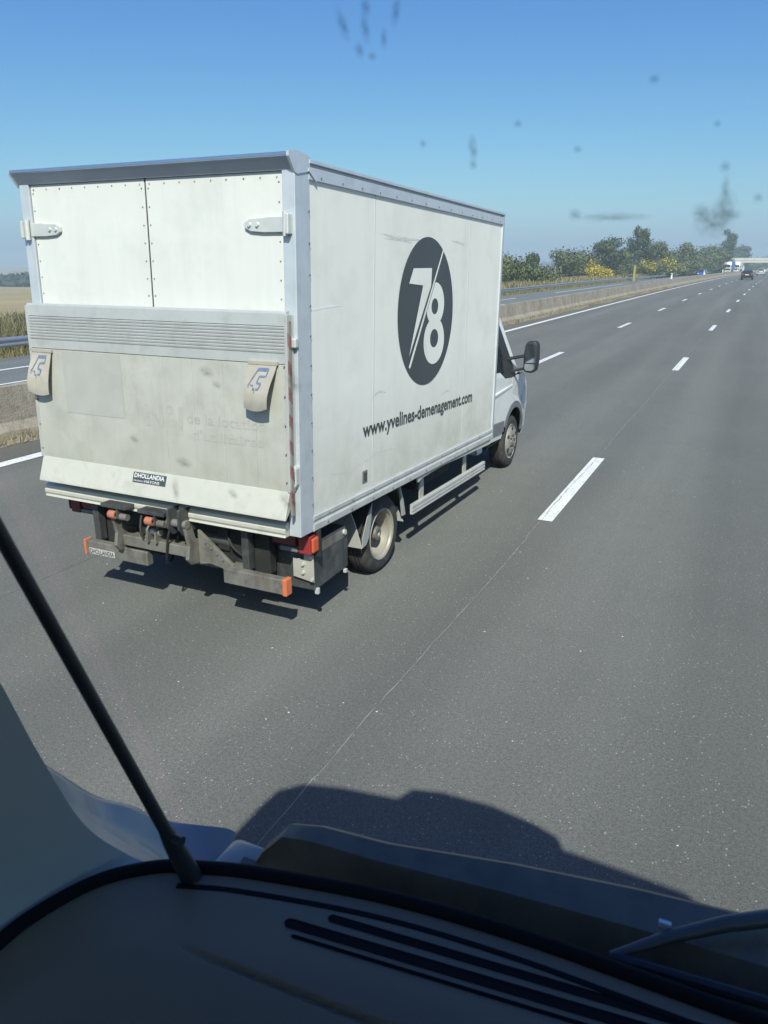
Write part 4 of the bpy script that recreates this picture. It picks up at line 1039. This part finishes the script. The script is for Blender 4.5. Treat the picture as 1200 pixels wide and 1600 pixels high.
# side box: dark plate locker behind the lamps, chamfered top
b = MB(); b.prism([(.262, .30), (.262, .55), (.30, .62), (.36, .665), (.73, .665), (.765, .60), (.765, .32)], 0, -.55, -.05)
sb = part(b, 'side_locker', STEEL_D, T, .006)
b = MB(); b.prism([(.29, .575), (.315, .622), (.36, .648), (.72, .648), (.745, .6), (.70, .575)], 0, -.0502, -.046); part(b, 'locker_rim', STEEL_G, sb, .001)
b = MB(); b.tube([(-.05, .70, .62), (-.03, .70, .62)], .022, 10); part(b, 'locker_knob', HINGE, sb, 0, True)
b = MB(); b.box(-.06, -.03, .272, .30, .27, .315); b.box(-.06, -.035, .70, .73, .28, .31); part(b, 'locker_foot', HINGE, sb, .003)

# chassis, axle, tanks
for u in (-.75, -BW + .75):
    b = MB(); b.box(u - .05, u + .05, .12, 5.6, .55, .74); part(b, 'chassis_rail', CHASSIS, T, .006)
b = MB(); b.tube([(-.25, 1.47, .36), (-BW + .25, 1.47, .36)], .09, 12); b.lathe([(-.2, .02), (-.2, .12), (0, .2), (.2, .12), (.2, .02)], (-BW / 2, 1.47, .36), 16); part(b, 'rear_axle', CHASSIS, T, 0, True)
b = MB(); b.box(-BW + .08, -.08, .2, 4.0, .745, .795); part(b, 'subframe', CHASSIS)
b = MB(); b.box(-.75, -.25, 2.55, 3.45, .42, .72); part(b, 'fuel_tank', CHASSIS, T, .05, True)
b = MB(); b.box(-1.9, -1.4, 2.4, 3.6, .40, .72); part(b, 'battery_box', CHASSIS, T, .03)
b = MB(); b.tube([(-1.45, 4.6, .40), (-1.45, 2.2, .40), (-1.5, .7, .42)], .045, 10); part(b, 'exhaust_pipe', STEEL_G, T, 0, True)
b = MB(); b.box(-BW + .3, -.35, .14, .22, .42, .74); b.box(-1.9, -.5, .24, .34, .36, .48); part(b, 'cross_member', CHASSIS, T, .006)

# wheels
def wheel(u, v, rad, wd, s, rear, twin=False):
    """s = +1 for a wheel whose outer face looks to +u"""
    t = empty('wheel', (u, v, rad)); t.parent = T
    def lz(prof, nm, m, n=40): b = MB(); b.lathe([(s * x, r) for x, r in prof], (0, 0, 0), n); return part(b, nm, m, t, 0, True)
    rr = rad
    ty = [(-wd, rr * .62), (-wd, rr * .8), (-wd + .015, rr * .94), (-wd + .04, rr * .995), (-wd + .075, rr), (-wd + .08, rr * .982), (-wd + .088, rr * .982), (-wd + .093, rr), (-.093, rr), (-.088, rr * .982), (-.08, rr * .982), (-.075, rr), (-.04, rr * .995), (-.015, rr * .94), (0, rr * .82), (-.008, rr * .68), (-.03, rr * .63)]
    lz(ty, 'tyre', TYRE, 56)
    if twin: lz([(x - wd - .03, r) for x, r in ty], 'inner_tyre', TYRE, 40)
    if rear:   # deep dished rim
        lz([(-.010, rr * .67), (-.004, rr * .655), (-.012, rr * .61), (-.03, rr * .595), (-.037, rr * .555), (-.11, rr * .54), (-.14, rr * .50), (-.17, rr * .50), (-.17, rr * .62)], 'rim', RIM, 40)
        lz([(-.14, rr * .50), (-.155, rr * .30), (-.12, rr * .24), (-.15, rr * .2), (-.18, rr * .2), (-.18, rr * .50)], 'wheel_disc', HUBD, 32)
        lz([(-.10, .002), (-.04, .03), (-.045, rr * .17), (-.10, rr * .2), (-.14, rr * .2), (-.14, .002)], 'hub', HUB, 24)
        nb, br0, bx = 6, rr * .38, -.138
    else:
        lz([(-.012, rr * .67), (-.002, rr * .65), (-.012, rr * .61), (-.02, rr * .57), (.005, rr * .50), (.018, rr * .38), (.012, rr * .22), (-.05, rr * .2), (-.10, rr * .6)], 'rim', RIM, 40)
        lz([(-.04, .002), (.035, .02), (.03, rr * .15), (.0, rr * .21), (-.05, rr * .2), (-.05, .002)], 'hub', HUB, 24)
        nb, br0, bx = 6, rr * .28, .016
    for k in range(nb):
        a = 2 * math.pi * k / nb + .3
        b = MB(); b.tube([(s * (bx - .01), br0 * math.cos(a), br0 * math.sin(a)), (s * (bx + .02), br0 * math.cos(a), br0 * math.sin(a))], .012, 6); part(b, 'wheel_nut', HUB, t)
    if not rear:
        for k in range(6):
            a = 2 * math.pi * (k + .5) / 6; q = rr * .47
            b = MB(); b.tube([(s * .0, q * math.cos(a), q * math.sin(a)), (s * .0135, q * math.cos(a), q * math.sin(a))], rr * .075, 8); part(b, 'rim_hole', GAP, t)
    return t
wheel(-.095, 1.475, .345, .205, 1, True, True); wheel(-BW + .095, 1.475, .345, .205, -1, True, True)
wheel(-.185, 5.47, .345, .215, 1, False); wheel(-BW + .185, 5.47, .345, .215, -1, False)
# rear mudguards: dark arch with pale flaps before and behind the wheel
def mudguard(ua, ub_):
    t = empty('mudguard', (0, 0, 0)); t.parent = T
    rows = []
    for k in range(13):
        a = R(20 + 140 * k / 12); rows.append([(ua, 1.475 - .43 * math.cos(a), .335 + .41 * math.sin(a)), (ub_, 1.475 - .43 * math.cos(a), .335 + .41 * math.sin(a))])
    b = MB(); b.grid(rows); part(b, 'arch', CHASSIS, t, 0, True)
    return t
for ua, ub_, s in ((-.10, -.50, 1), (-BW + .10, -BW + .50, -1)):
    t = mudguard(ua, ub_)
    # trailing flap, plate across the tyre tread, wedge shaped
    b = MB(); b.prism([(ua + s * .03, .36), (ub_, .36), (ub_, .70), (ua - s * .09, .70), (ua - s * .03, .56)], 1, 1.035, 1.05); part(b, 'rear_flap', MUDG, t, .002)
    b = MB(); b.prism([(1.05, .36), (1.05, .44), (1.14, .60), (1.235, .70), (1.21, .56), (1.17, .42), (1.12, .37)], 0, min(ua + s * .024, ua + s * .03), max(ua + s * .024, ua + s * .03)); part(b, 'flap_side', MUDG, t, .001)
    b = MB(); b.prism([(1.915, .40), (1.87, .55), (1.80, .70), (1.77, .70), (1.83, .55), (1.86, .40)], 0, min(ua, ua + s * .02), max(ua, ua + s * .02)); b.prism([(ua, .33), (ub_, .33), (ub_, .48), (ua - s * .08, .48)], 1, 1.90, 1.915); part(b, 'front_flap', MUDG, t, .001)
# side guards
def guard(u, s):
    t = empty('side_guard', (0, 0, 0)); t.parent = T
    pr = [(.0, .375), (.0, .39), (-.012, .394), (-.012, .40), (.0, .404), (.0, .425), (-.012, .429), (-.012, .435), (.0, .439), (.0, .462), (-.006, .47), (-.03, .47), (-.03, .375)]
    b = MB(); ds = -.0245
    rows = [[(u + s * a, v, z + ds * (v - 2.0)) for a, z in pr + [pr[0]]] for v in (2.0, 4.02)]
    b.grid(rows); nb = len(pr)
    b.add([rows[0][k] for k in range(nb)], [tuple(range(nb))]); b.add([rows[1][k] for k in range(nb)], [tuple(range(nb))])
    part(b, 'guard_rail', ALU_N, t)
    for v in (2.27, 3.43):
        b = MB(); b.prism([(v - .045, .43), (v + .05, .43), (v + .05, .60), (v + .03, .74), (v + .015, .74), (v - .045, .58)], 0, min(u - s * .045, u - s * .032), max(u - s * .045, u - s * .032)); part(b, 'guard_bracket', ALU_DIRTY, t, .002)
guard(-.045, 1); guard(-BW + .045, -1)
b = MB(); b.prism([(1.98, .795), (2.02, .735), (2.10, .76), (2.60, .775), (4.05, .735), (4.05, .795)], 0, -.03, -.012); tb(b, 'lower_skirt', ALU_LIP)

# ---------------- cab
CU0, CU1 = -.165, -BW + .165     # right and left flanks
def fl(z, s):   # flank position with tumblehome
    k = max(0.0, z - 1.25) * .17 + max(0.0, .55 - z) * .15
    return (CU0 - k) if s > 0 else (CU1 + k)
def nose(v): return max(0.0, v - 5.45) ** 2 * .10
def side_sheet(name, poly, m, s, off=0.0, parent=T, bev=0.0, th=.02):
    b = MB(); n = len(poly)
    A_ = [(fl(z, s) + s * off - s * nose(v), v, z) for v, z in poly]
    Bk = [(a - s * th, v, z) for a, v, z in A_]
    b.add(A_ + Bk, [tuple(range(n)), tuple(range(2 * n - 1, n - 1, -1))] + [(i, i + n, (i + 1) % n + n, (i + 1) % n) for i in range(n)])
    return b.build(name, m, parent, bev)
arch = [(5.47 - .44 * math.cos(R(a)), .36 + .44 * math.sin(R(a))) for a in range(8, 180, 11)]
for s in (1, -1):
    d = side_sheet('cab_door', [(4.30, .52), (4.99, .48)] + [(5.47 - .497 * math.cos(R(a)), .36 + .517 * math.sin(R(a))) for a in range(16, 74, 8)] + [(5.33, 1.0), (5.33, 1.20), (5.02, 1.225), (4.85, 1.315), (4.30, 1.335)], CABW, s, parent=T)
    side_sheet('door_crease', [(4.32, 1.03), (5.33, 1.09), (5.33, 1.115), (4.32, 1.055)], CABW, s, .008, d)
    side_sheet('side_moulding', [(4.32, .60), (5.02, .565), (5.035, .70), (4.32, .735)], GREYPL, s, .012, d)
    side_sheet('door_handle', [(4.44, 1.02), (4.56, 1.02), (4.56, 1.07), (4.44, 1.07)], BLACKPL, s, .02, d)
    gl = side_sheet('door_window', [(4.36, 1.345), (4.86, 1.325), (5.02, 1.24), (5.16, 1.235), (4.74, 2.0), (4.36, 2.04)], CARGLASS, s, -.006, d, th=.005)
    side_sheet('mirror_triangle', [(5.0, 1.235), (5.33, 1.21), (5.14, 1.46), (5.03, 1.45)], BLACKPL, s, .004, d)
    side_sheet('window_frame', [(5.16, 1.21), (5.47, 1.225), (4.845, 2.115), (4.34, 2.14), (4.34, 2.05), (4.745, 2.01)], BLACKPL, s, .0, d)
    w = side_sheet('front_wing', [(5.335, 1.20), (5.335, 1.0)] + [(5.47 - .50 * math.cos(R(a)), .36 + .52 * math.sin(R(a))) for a in range(72, 171, 9)] + [(6.02, .40), (6.24, .42), (6.26, .72), (6.17, 1.03), (6.0, 1.13), (5.75, 1.205)], CABW, s)
    side_sheet('arch_trim', [(5.47 - .50 * math.cos(R(a)), .36 + .52 * math.sin(R(a))) for a in range(30, 172, 10)] + [(5.47 - .42 * math.cos(R(a)), .36 + .44 * math.sin(R(a))) for a in range(171, 28, -10)], GREYPL, s, .012, w)
    side_sheet('a_pillar', [(5.472, 1.226), (5.59, 1.242), (4.93, 2.165), (4.848, 2.118)], CABW, s, -.004)
    side_sheet('cab_corner', [(4.12, .45), (4.30, .45), (4.30, 2.12), (4.12, 2.12)], CABW, s)
    # headlight
    side_sheet('headlight', [(5.90, .78), (6.16, .76), (6.12, .95), (5.98, 1.04)], CLRLENS, s, .006, w)
xl, xr = CU1, CU0
def span(pts, name, m, ins=0.0, parent=T, th=.02):
    b = MB(); A_ = [(fl(z, 1) - nose(v) - ins, v, z) for v, z in pts]; Bq = [(fl(z, -1) + nose(v) + ins, v, z) for v, z in pts]
    rows = []
    for k in range(9):
        t = k / 8; cr = 4 * t * (1 - t)
        rows.append([(a[0] * (1 - t) + c[0] * t, a[1], a[2] + (.03 * cr if name in ('bonnet', 'cab_roof') else 0)) for a, c in zip(A_, Bq)])
    b.grid(rows); return b.build(name, m, parent, 0, True)
span([(4.12, 2.12), (4.3, 2.15), (4.62, 2.17), (4.90, 2.155)], 'cab_roof', CABW, .0)
span([(4.905, 2.15), (5.56, 1.245)], 'windscreen', CARGLASS, .05)
span([(5.56, 1.240), (5.75, 1.212), (6.0, 1.137), (6.17, 1.035)], 'bonnet', CABW)
span([(6.17, 1.035), (6.25, .80), (6.265, .72)], 'grille', BLACKPL)
span([(6.265, .72), (6.29, .60), (6.26, .40), (6.1, .33)], 'front_bumper', GREYPL)
span([(4.12, .45), (4.12, 2.12)], 'cab_back', CABW)
span([(4.12, .46), (5.0, .46)], 'cab_floor', CHASSIS)
b = MB(); b.box(-BW + .32, -.32, 5.0, 6.1, .42, .95); part(b, 'engine', CHASSIS, T, .05)
b = MB(); b.box(-BW + .25, -.25, 5.15, 5.5, .95, 1.25); part(b, 'fascia', BLACKPL, T, .05)
for u in (-.62, -BW + .62):
    t = empty('seat', (0, 0, 0)); t.parent = T
    b = MB(); b.box(u - .25, u + .25, 4.45, 4.95, .80, .98); part(b, 'cushion', SEATDK, t, .05, True)
    b = MB(); b.box(u - .24, u + .24, 4.33, 4.47, .95, 1.55); part(b, 'backrest', SEATBL, t, .05, True)
    b = MB(); b.box(u - .13, u + .13, 4.34, 4.44, 1.57, 1.76); part(b, 'headrest', SEATBL, t, .04, True)
# deflector fairing over the cab
b = MB(); b.prism([(4.155, 2.19), (4.155, 3.10), (4.25, 3.06), (4.36, 2.6), (4.42, 2.19)], 0, -BW + .10, -.05); part(b, 'wind_deflector', CABW, T, .06, True)
# door mirrors
for s in (1, -1):
    t = empty('door_mirror', (0, 0, 0)); t.parent = T
    uc = .028 if s > 0 else -BW - .028
    b = MB(); b.prism([(uc - .085, 1.29), (uc - .09, 1.45), (uc - .075, 1.60), (uc - .04, 1.648), (uc + .06, 1.648), (uc + .088, 1.60), (uc + .092, 1.42), (uc + .075, 1.29), (uc + .03, 1.255), (uc - .06, 1.262)], 1, 5.40, 5.53); part(b, 'mirror_shell', BLACKPL, t, .02, True)
    b = MB(); b.prism([(uc - .068, 1.385), (uc - .07, 1.56), (uc - .045, 1.615), (uc + .05, 1.615), (uc + .068, 1.57), (uc + .07, 1.385)], 1, 5.392, 5.398); part(b, 'mirror_pane', MIRROR, t)
    b = MB(); b.prism([(uc - .066, 1.31), (uc - .066, 1.37), (uc + .068, 1.37), (uc + .062, 1.31), (uc + .02, 1.285), (uc - .045, 1.285)], 1, 5.392, 5.398); part(b, 'lower_pane', MIRROR, t)
    b = MB(); b.tube([(uc - s * .06, 5.46, 1.47), (fl(1.42, s) - s * .02, 5.18, 1.44)], .022, 8); b.tube([(uc - s * .06, 5.46, 1.31), (fl(1.3, s) - s * .02, 5.25, 1.28)], .018, 8); part(b, 'mirror_arm', BLACKPL, t, 0, True)

# ------------------------------------------------------------------ the van the photograph is taken from
V = empty('van', (0, 0, 0), 0, 'van the photo is taken from, its dark dashboard and windscreen along the bottom edge', 'van')
DZ = 1.95
BASE = [(-.600, .26, 0), (-.602, .335, 0), (-.600, .40, 0), (-.575, .468, 0), (-.532, .512, 0), (-.485, .534, 0), (-.42, .555, 0), (-.28, .585, 0), (-.143, .598, 0), (0, .600, 0), (.25, .600, 0), (.6, .60, 0), (1.1, .57, 0), (1.5, .50, 0), (1.68, .35, 0)]
CV = catmull(BASE, 22); CVF = catmull(BASE, 60)
def segdist(p, a, c):
    ax, ay = a; cx_, cy_ = c; dx, dy = cx_ - ax, cy_ - ay
    t = max(0, min(1, ((p[0] - ax) * dx + (p[1] - ay) * dy) / (dx * dx + dy * dy)))
    return math.hypot(p[0] - ax - t * dx, p[1] - ay - t * dy)
def sm(a, c, x):
    t = max(0, min(1, (x - a) / (c - a))); return t * t * (3 - 2 * t)
def dash_h(x, y, d):
    h = 0.0
    g3 = segdist((x, y), (-.435, .448), (.35, .50)); h -= .0055 * (1 - sm(.0015, .0045, g3)) * sm(-.47, -.36, x)
    h -= .04 * sm(.09, .26, d) + .12 * sm(.16, .45, d)
    return h
rows = []
nd = 230
for p in CVF:
    q = Vector((-.35 + (p.x + .6) * .92, -.02, 0)); Lq = (q - p).length; row = []
    for j in range(nd + 1):
        d = (j / nd) ** 1.35 * Lq
        pt = p + (q - p).normalized() * d
        row.append((pt.x, pt.y, DZ + dash_h(pt.x, pt.y, d)))
    rows.append(row)
b = MB(); b.grid(rows); dsh = b.build('dashboard', DASH, V, 0, True)
# dark strips on the uncut dash stand in for shade inside the slots
for a, c, w_ in (((-.36, .517), (.30, .588), .0056), ((-.322, .541), (.30, .603), .0046), ((-.345, .505), (.30, .573), .0018)):
    A_, C_ = Vector((*a, 0)), Vector((*c, 0)); dd = (C_ - A_).normalized(); nn = Vector((-dd.y, dd.x, 0))
    rows = []
    for k in range(201):
        p = A_ + (C_ - A_) * (k / 200); d = min((q - p).length for q in CVF); e_ = w_ * min(1.0, math.sqrt(max(.02, 1 - (1 - min(1, k * .0035 / w_)) ** 2)))
        z = DZ + dash_h(p.x, p.y, d)
        rows.append([(p.x + nn.x * t * e_, p.y + nn.y * t * e_, z + o_) for t, o_ in ((-1.06, -.002), (-1, .0012), (-.8, .0002), (.8, .0002), (1, .0012), (1.06, -.002))])
    b = MB(); b.grid(rows); b.build('demister_slot', DASHDK, dsh, 0, False)
# seam of the dash moulding, a second dark line inside the bead
sp_ = [p for p in CVF if -.50 < p.x < 1.2]; rows = []
for k, p in enumerate(sp_):
    t_ = (sp_[min(k + 1, len(sp_) - 1)] - sp_[max(k - 1, 0)]).normalized(); n_ = Vector((t_.y, -t_.x, 0))
    r_ = []
    for d_, o_ in ((.0185, -.002), (.0195, .0010), (.0225, .0016), (.0255, .0010), (.0265, -.002)):
        q = p + n_ * d_; r_.append((q.x, q.y, DZ + dash_h(q.x, q.y, d_) + o_))
    rows.append(r_)
b = MB(); b.grid(rows); b.build('dash_seam', DASHDK, dsh, 0, True)
# rubber bead where the glass meets the dash
b = MB(); b.tube([(p.x, p.y + .004, DZ + .001) for p in CV], .0085, 10, False); b.build('glass_bead', DASHDK, V, 0, True)
# pillar trim: pale moulded panel left of the window, sweeping down into the dash
EDGE = [(-.640, .30, 2.62), (-.622, .345, 2.46), (-.608, .388, 2.325), (-.600, .420, 2.222), (-.603, .450, 2.124), (-.596, .485, 2.013), (-.572, .516, 1.956), (-.535, .525, 1.945)]
LOW = [(-.80, -.10, 2.30), (-.74, -.02, 2.16), (-.69, .08, 2.05), (-.66, .18, 1.985), (-.635, .27, 1.955), (-.615, .345, 1.945), (-.598, .415, 1.942), (-.560, .490, 1.942)]
E1, L1 = catmull(EDGE, 10), catmull(LOW, 10)
rows = []
for e, l in zip(E1, L1):
    r_ = []
    for k in range(25):
        t = k / 24; p = e * (1 - t) + l * t
        bul = .035 * math.sin(math.pi * t) * (l - e).length * 1.3
        p = p + Vector((-.8, -.3, -.45)).normalized() * bul
        r_.append(tuple(p))
    rows.append(r_)
b = MB(); b.grid(rows); b.build('pillar_trim', TRIM, V, 0, True)
# slim black post between the windscreen and the quarter window
b = MB()
pb_, pt_ = Vector((-.487, .527, 1.945)), Vector((-.487, .195, 2.87))
dv = (pt_ - pb_)
b.tube([pb_, pb_ + dv * .04, pb_ + dv * .075, pb_ + dv * .10, pb_ + dv * .3, pb_ + dv * .5, pb_ + dv * .75, pt_], [.0122, .0112, .0094, .0068, .0062, .0060, .0058, .0058], 12)
b.build('window_post', POSTDK, V, 0, True)
b = MB(); b.tube([pb_ + dv * .085 + Vector((.006, 0, 0)), pb_ + dv * .085 + Vector((.017, 0, 0))], .006, 8); b.build('post_clip', POSTDK, V)
# windscreen: one raked, wrapped pane
GT = Vector((0, -.325, .92))
rows = []
for p in [q for q in CV if q.x > -.487]:
    base = p + Vector((0, .024, DZ - .01))
    rows.append([tuple(base + GT * (k / 10)) for k in range(11)])
b = MB(); b.grid(rows); ws = b.build('windscreen', GLASS, V, 0, True)
# quarter window behind the post
b = MB(); q0, q1 = Vector((-.490, .545, DZ - .01)), Vector((-.655, .27, DZ - .03))
b.grid([[tuple(q0 + GT * t), tuple(q1 + Vector((.10, -.26, .92)) * t)] for t in (0, .33, .66, 1)])
b.build('quarter_window', GLASS, V)
# insect splats and dust on the outside of the glass
def on_glass(px, py):
    d = fw + rv * ((px - 600) / 1200.7) - uv * ((py - 800) / 1200.7)
    # pane plane through (0,.622,1.94) spanned by x and GT
    n_ = Vector((1, 0, 0)).cross(GT).normalized(); P0 = Vector((0, .626, DZ - .01)); C_ = Vector((0, 0, CAMZ))
    t = (P0 - C_).dot(n_) / d.dot(n_); return C_ + d * t, n_, t
def blot(px, py, rx, ry, ang, m, name):
    c, n_, t = on_glass(px, py)
    e1 = Vector((1, 0, 0)); e2 = GT.normalized(); a = R(ang)
    A_ = (e1 * math.cos(a) + e2 * math.sin(a)) * rx * t / 1200.7 * 1.1; Bq = (-e1 * math.sin(a) + e2 * math.cos(a)) * ry * t / 1200.7 * 1.1
    n = 14; pts = [c] + [c + A_ * math.cos(2 * math.pi * k / n) + Bq * math.sin(2 * math.pi * k / n) for k in range(n)]
    off = n_ * (.003 if n_.y > 0 else -.003) * (1 + .3 * rnd.random())
    b = MB(); b.add([tuple(p + off) for p in pts], [(0, k + 1, (k + 1) % n + 1) for k in range(n)])
    me = bpy.data.meshes.new(name); me.from_pydata(b.v, [], b.f); me.materials.append(m)
    ul = me.uv_layers.new(name='blot')
    for lp in me.loops:
        k = lp.vertex_index
        ul.data[lp.index].uv = (0, 0) if k == 0 else (math.cos(2 * math.pi * (k - 1) / n), math.sin(2 * math.pi * (k - 1) / n))
    o = bpy.data.objects.new(name, me); link(o, ws); return o
for a in [(1112, 352, 30, 26, 0), (1094, 336, 14, 16, 30), (1130, 330, 18, 30, -15), (1132, 300, 7, 26, 0), (1132, 264, 9, 10, 0), (1142, 340, 16, 10, 10), (896, 339, 11, 10, 0), (1020, 126, 9, 8, 0),
          (566, 12, 9, 14, 0), (565, 45, 8, 24, 0), (557, 80, 9, 12, 0), (576, 90, 8, 7, 0), (530, 40, 9, 26, 12), (614, 18, 8, 24, -20), (595, 62, 6, 16, -10), (806, 196, 7, 6, 0), (736, 260, 7, 8, 0), (900, 236, 7, 6, 0), (1120, 196, 6, 6, 0), (657, 227, 6, 7, 0), (1184, 312, 8, 8, 0)]:
    blot(*a, SPLAT, 'insect_splat')
for a in [(955, 343, 58, 7, 0), (735, 235, 8, 22, 0)]:
    blot(*a, SMUDGE, 'insect_smear')
for a in [(318, 585, 14, 11, 0), (335, 605, 9, 7, 0), (283, 727, 16, 11, 0), (270, 770, 7, 26, -18), (205, 690, 9, 8, 0), (445, 788, 14, 22, 0), (360, 776, 9, 11, 0), (455, 603, 14, 22, 0)]:
    blot(*a, SMUDGE, 'dark_smudge')
# white body corner outside the glass, shade put into its paint colour
TOPE = [(-.80, .50, 2.06), (-.770, .570, 1.985), (-.735, .620, 1.908), (-.705, .655, 1.875), (-.668, .682, 1.842), (-.628, .703, 1.832), (-.592, .718, 1.828), (-.578, .722, 1.822)]
BOTE = [(-.70, .42, 2.06), (-.66, .48, 1.99), (-.625, .53, 1.93), (-.60, .555, 1.895), (-.575, .575, 1.865), (-.548, .590, 1.83), (-.53, .60, 1.80), (-.522, .605, 1.79)]
T1, B1 = catmull(TOPE, 8), catmull(BOTE, 8)
rows = []
for t_, l in zip(T1, B1):
    o1 = Vector((-.02, .012, -.02)); o2 = Vector((-.045, .03, -.16)); o3 = Vector((-.03, .03, -.9))
    r_ = [tuple(l), tuple(l * .7 + t_ * .3 + Vector((0, 0, -.012))), tuple(l * .3 + t_ * .7 + Vector((0, 0, -.010))), tuple(t_ * .92 + l * .08 + Vector((0, 0, -.001))), tuple(t_), tuple(t_ + o1 * .5), tuple(t_ + o1), tuple(t_ + o2), tuple(t_ + o3)]
    rows.append(r_)
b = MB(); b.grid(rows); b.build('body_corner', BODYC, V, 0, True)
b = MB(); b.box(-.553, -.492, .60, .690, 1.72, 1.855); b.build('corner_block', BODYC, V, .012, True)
# black cowl outside the glass
cw = []
for x, y1, z1 in [(-.49, .618, 1.865), (-.462, .635, 1.915), (-.440, .655, 1.938), (-.40, .662, 1.943), (-.315, .668, 1.945), (-.17, .700, 1.945), (-.036, .722, 1.945), (.10, .738, 1.944), (.4, .75, 1.944), (1.0, .73, 1.944), (1.55, .62, 1.93)]:
    yb = .612
    cw.append([(x, yb, 1.88), (x, yb + .012, 1.895), (x, yb + (y1 - yb) * .22, 1.893), (x, yb + (y1 - yb) * .42, z1 - .022), (x, yb + (y1 - yb) * .55, z1 - .004), (x, y1, z1), (x, y1 + .012, z1 - .008), (x, y1 + .02, z1 - .05), (x, y1 + .06, 1.2), (x, y1 + .05, .45)])
b = MB(); b.grid(cw); b.build('front_cowl', COWL, V, 0, True)
# wiper
wp = empty('wiper', (0, 0, 0)); wp.parent = V
b = MB(); b.tube([(-.050, .622, 1.947), (.0, .662, 1.955), (.05, .700, 1.958), (.13, .756, 1.955), (.22, .80, 1.93)], [.004, .0065, .008, .0095, .013], 10); b.build('wiper_arm', WIPER, wp, 0, True)
b = MB(); b.tube([(-.05, .622, 1.945), (.25, .630, 1.962), (.62, .628, 1.975)], .006, 8); b.build('wiper_blade', RUBBER, wp, 0, True)
b = MB(); b.box(-.012, .0, .668, .673, 1.955, 1.963); b.build('arm_screw', HINGE, wp)
# body shell: roof, bump over the cab, flanks, back, floor
ROOF = [(-.53, -2.6), (-.53, -.02), (-.515, .12), (-.42, .225), (-.22, .282), (.075, .33), (.95, .33), (1.16, .32), (1.45, .30), (1.62, .2), (1.68, .0), (1.68, -2.6)]
b = MB(); b.prism(ROOF, 2, 2.87, 2.95); b.build('roof', BODYW, V, .012)
b = MB(); b.prism([(.07, .30), (.115, .415), (.27, .457), (.53, .467), (.76, .43), (.88, .385), (.93, .30)], 2, 2.86, 2.965); b.build('roof_visor', BODYW, V, .012)
b = MB(); b.prism([(x * .985, y - .03) for x, y in ROOF], 2, 2.835, 2.8595); b.build('unseen_dark_liner', LINER, V)  # added out of view to dim light bounced off the roof
b = MB(); b.box(-.61, 1.73, -2.57, -2.55, .52, 2.83); b.build('unseen_rear_liner', LINER, V)  # added out of view to dim light bounced off the back wall
b = MB(); b.box(-.66, -.62, -2.6, .20, .5, 1.93); b.box(-.64, -.56, -2.6, -.75, 1.93, 2.87); b.build('left_flank', BODYW, V)
b = MB(); b.box(1.74, 1.78, -2.6, .3, .5, 1.97); b.box(1.70, 1.76, -2.6, -.75, 1.97, 2.87); b.build('right_flank', BODYW, V)
b = MB(); b.box(-.62, 1.74, -2.62, -2.58, .5, 2.87); b.build('back_wall', BODYW, V)
b = MB(); b.box(-.62, 1.74, -2.58, .6, .45, .5); b.build('floor_pan', CHASSIS, V)
for sx in (-.52, 1.64):
    for yy in (-1.9, .05):
        b = MB(); b.lathe([(-.11, .12), (-.11, .25), (-.11, .36), (.11, .36), (.11, .25), (.1, .12)], (sx, yy, .36), 24); b.build('wheel', TYRE, V, 0, True)

# ------------------------------------------------------------------ summer haze over the plain
hz = MB(); hz.box(-2600, 900, -420, 2600, -14, 30)
hm = bpy.data.materials.new('haze_air'); hm.use_nodes = True
hn = hm.node_tree.nodes; hn.remove(hn['Principled BSDF'])
pv = hn.new('ShaderNodeVolumePrincipled'); pv.inputs['Color'].default_value = (0.76, 0.92, 0.98, 1); pv.inputs['Density'].default_value = 0.0009; pv.inputs['Anisotropy'].default_value = 0.0
hm.node_tree.links.new(pv.outputs[0], hn['Material Output'].inputs['Volume'])
props(hz.build('haze', hm), kind='stuff', label='thin summer haze in the air')
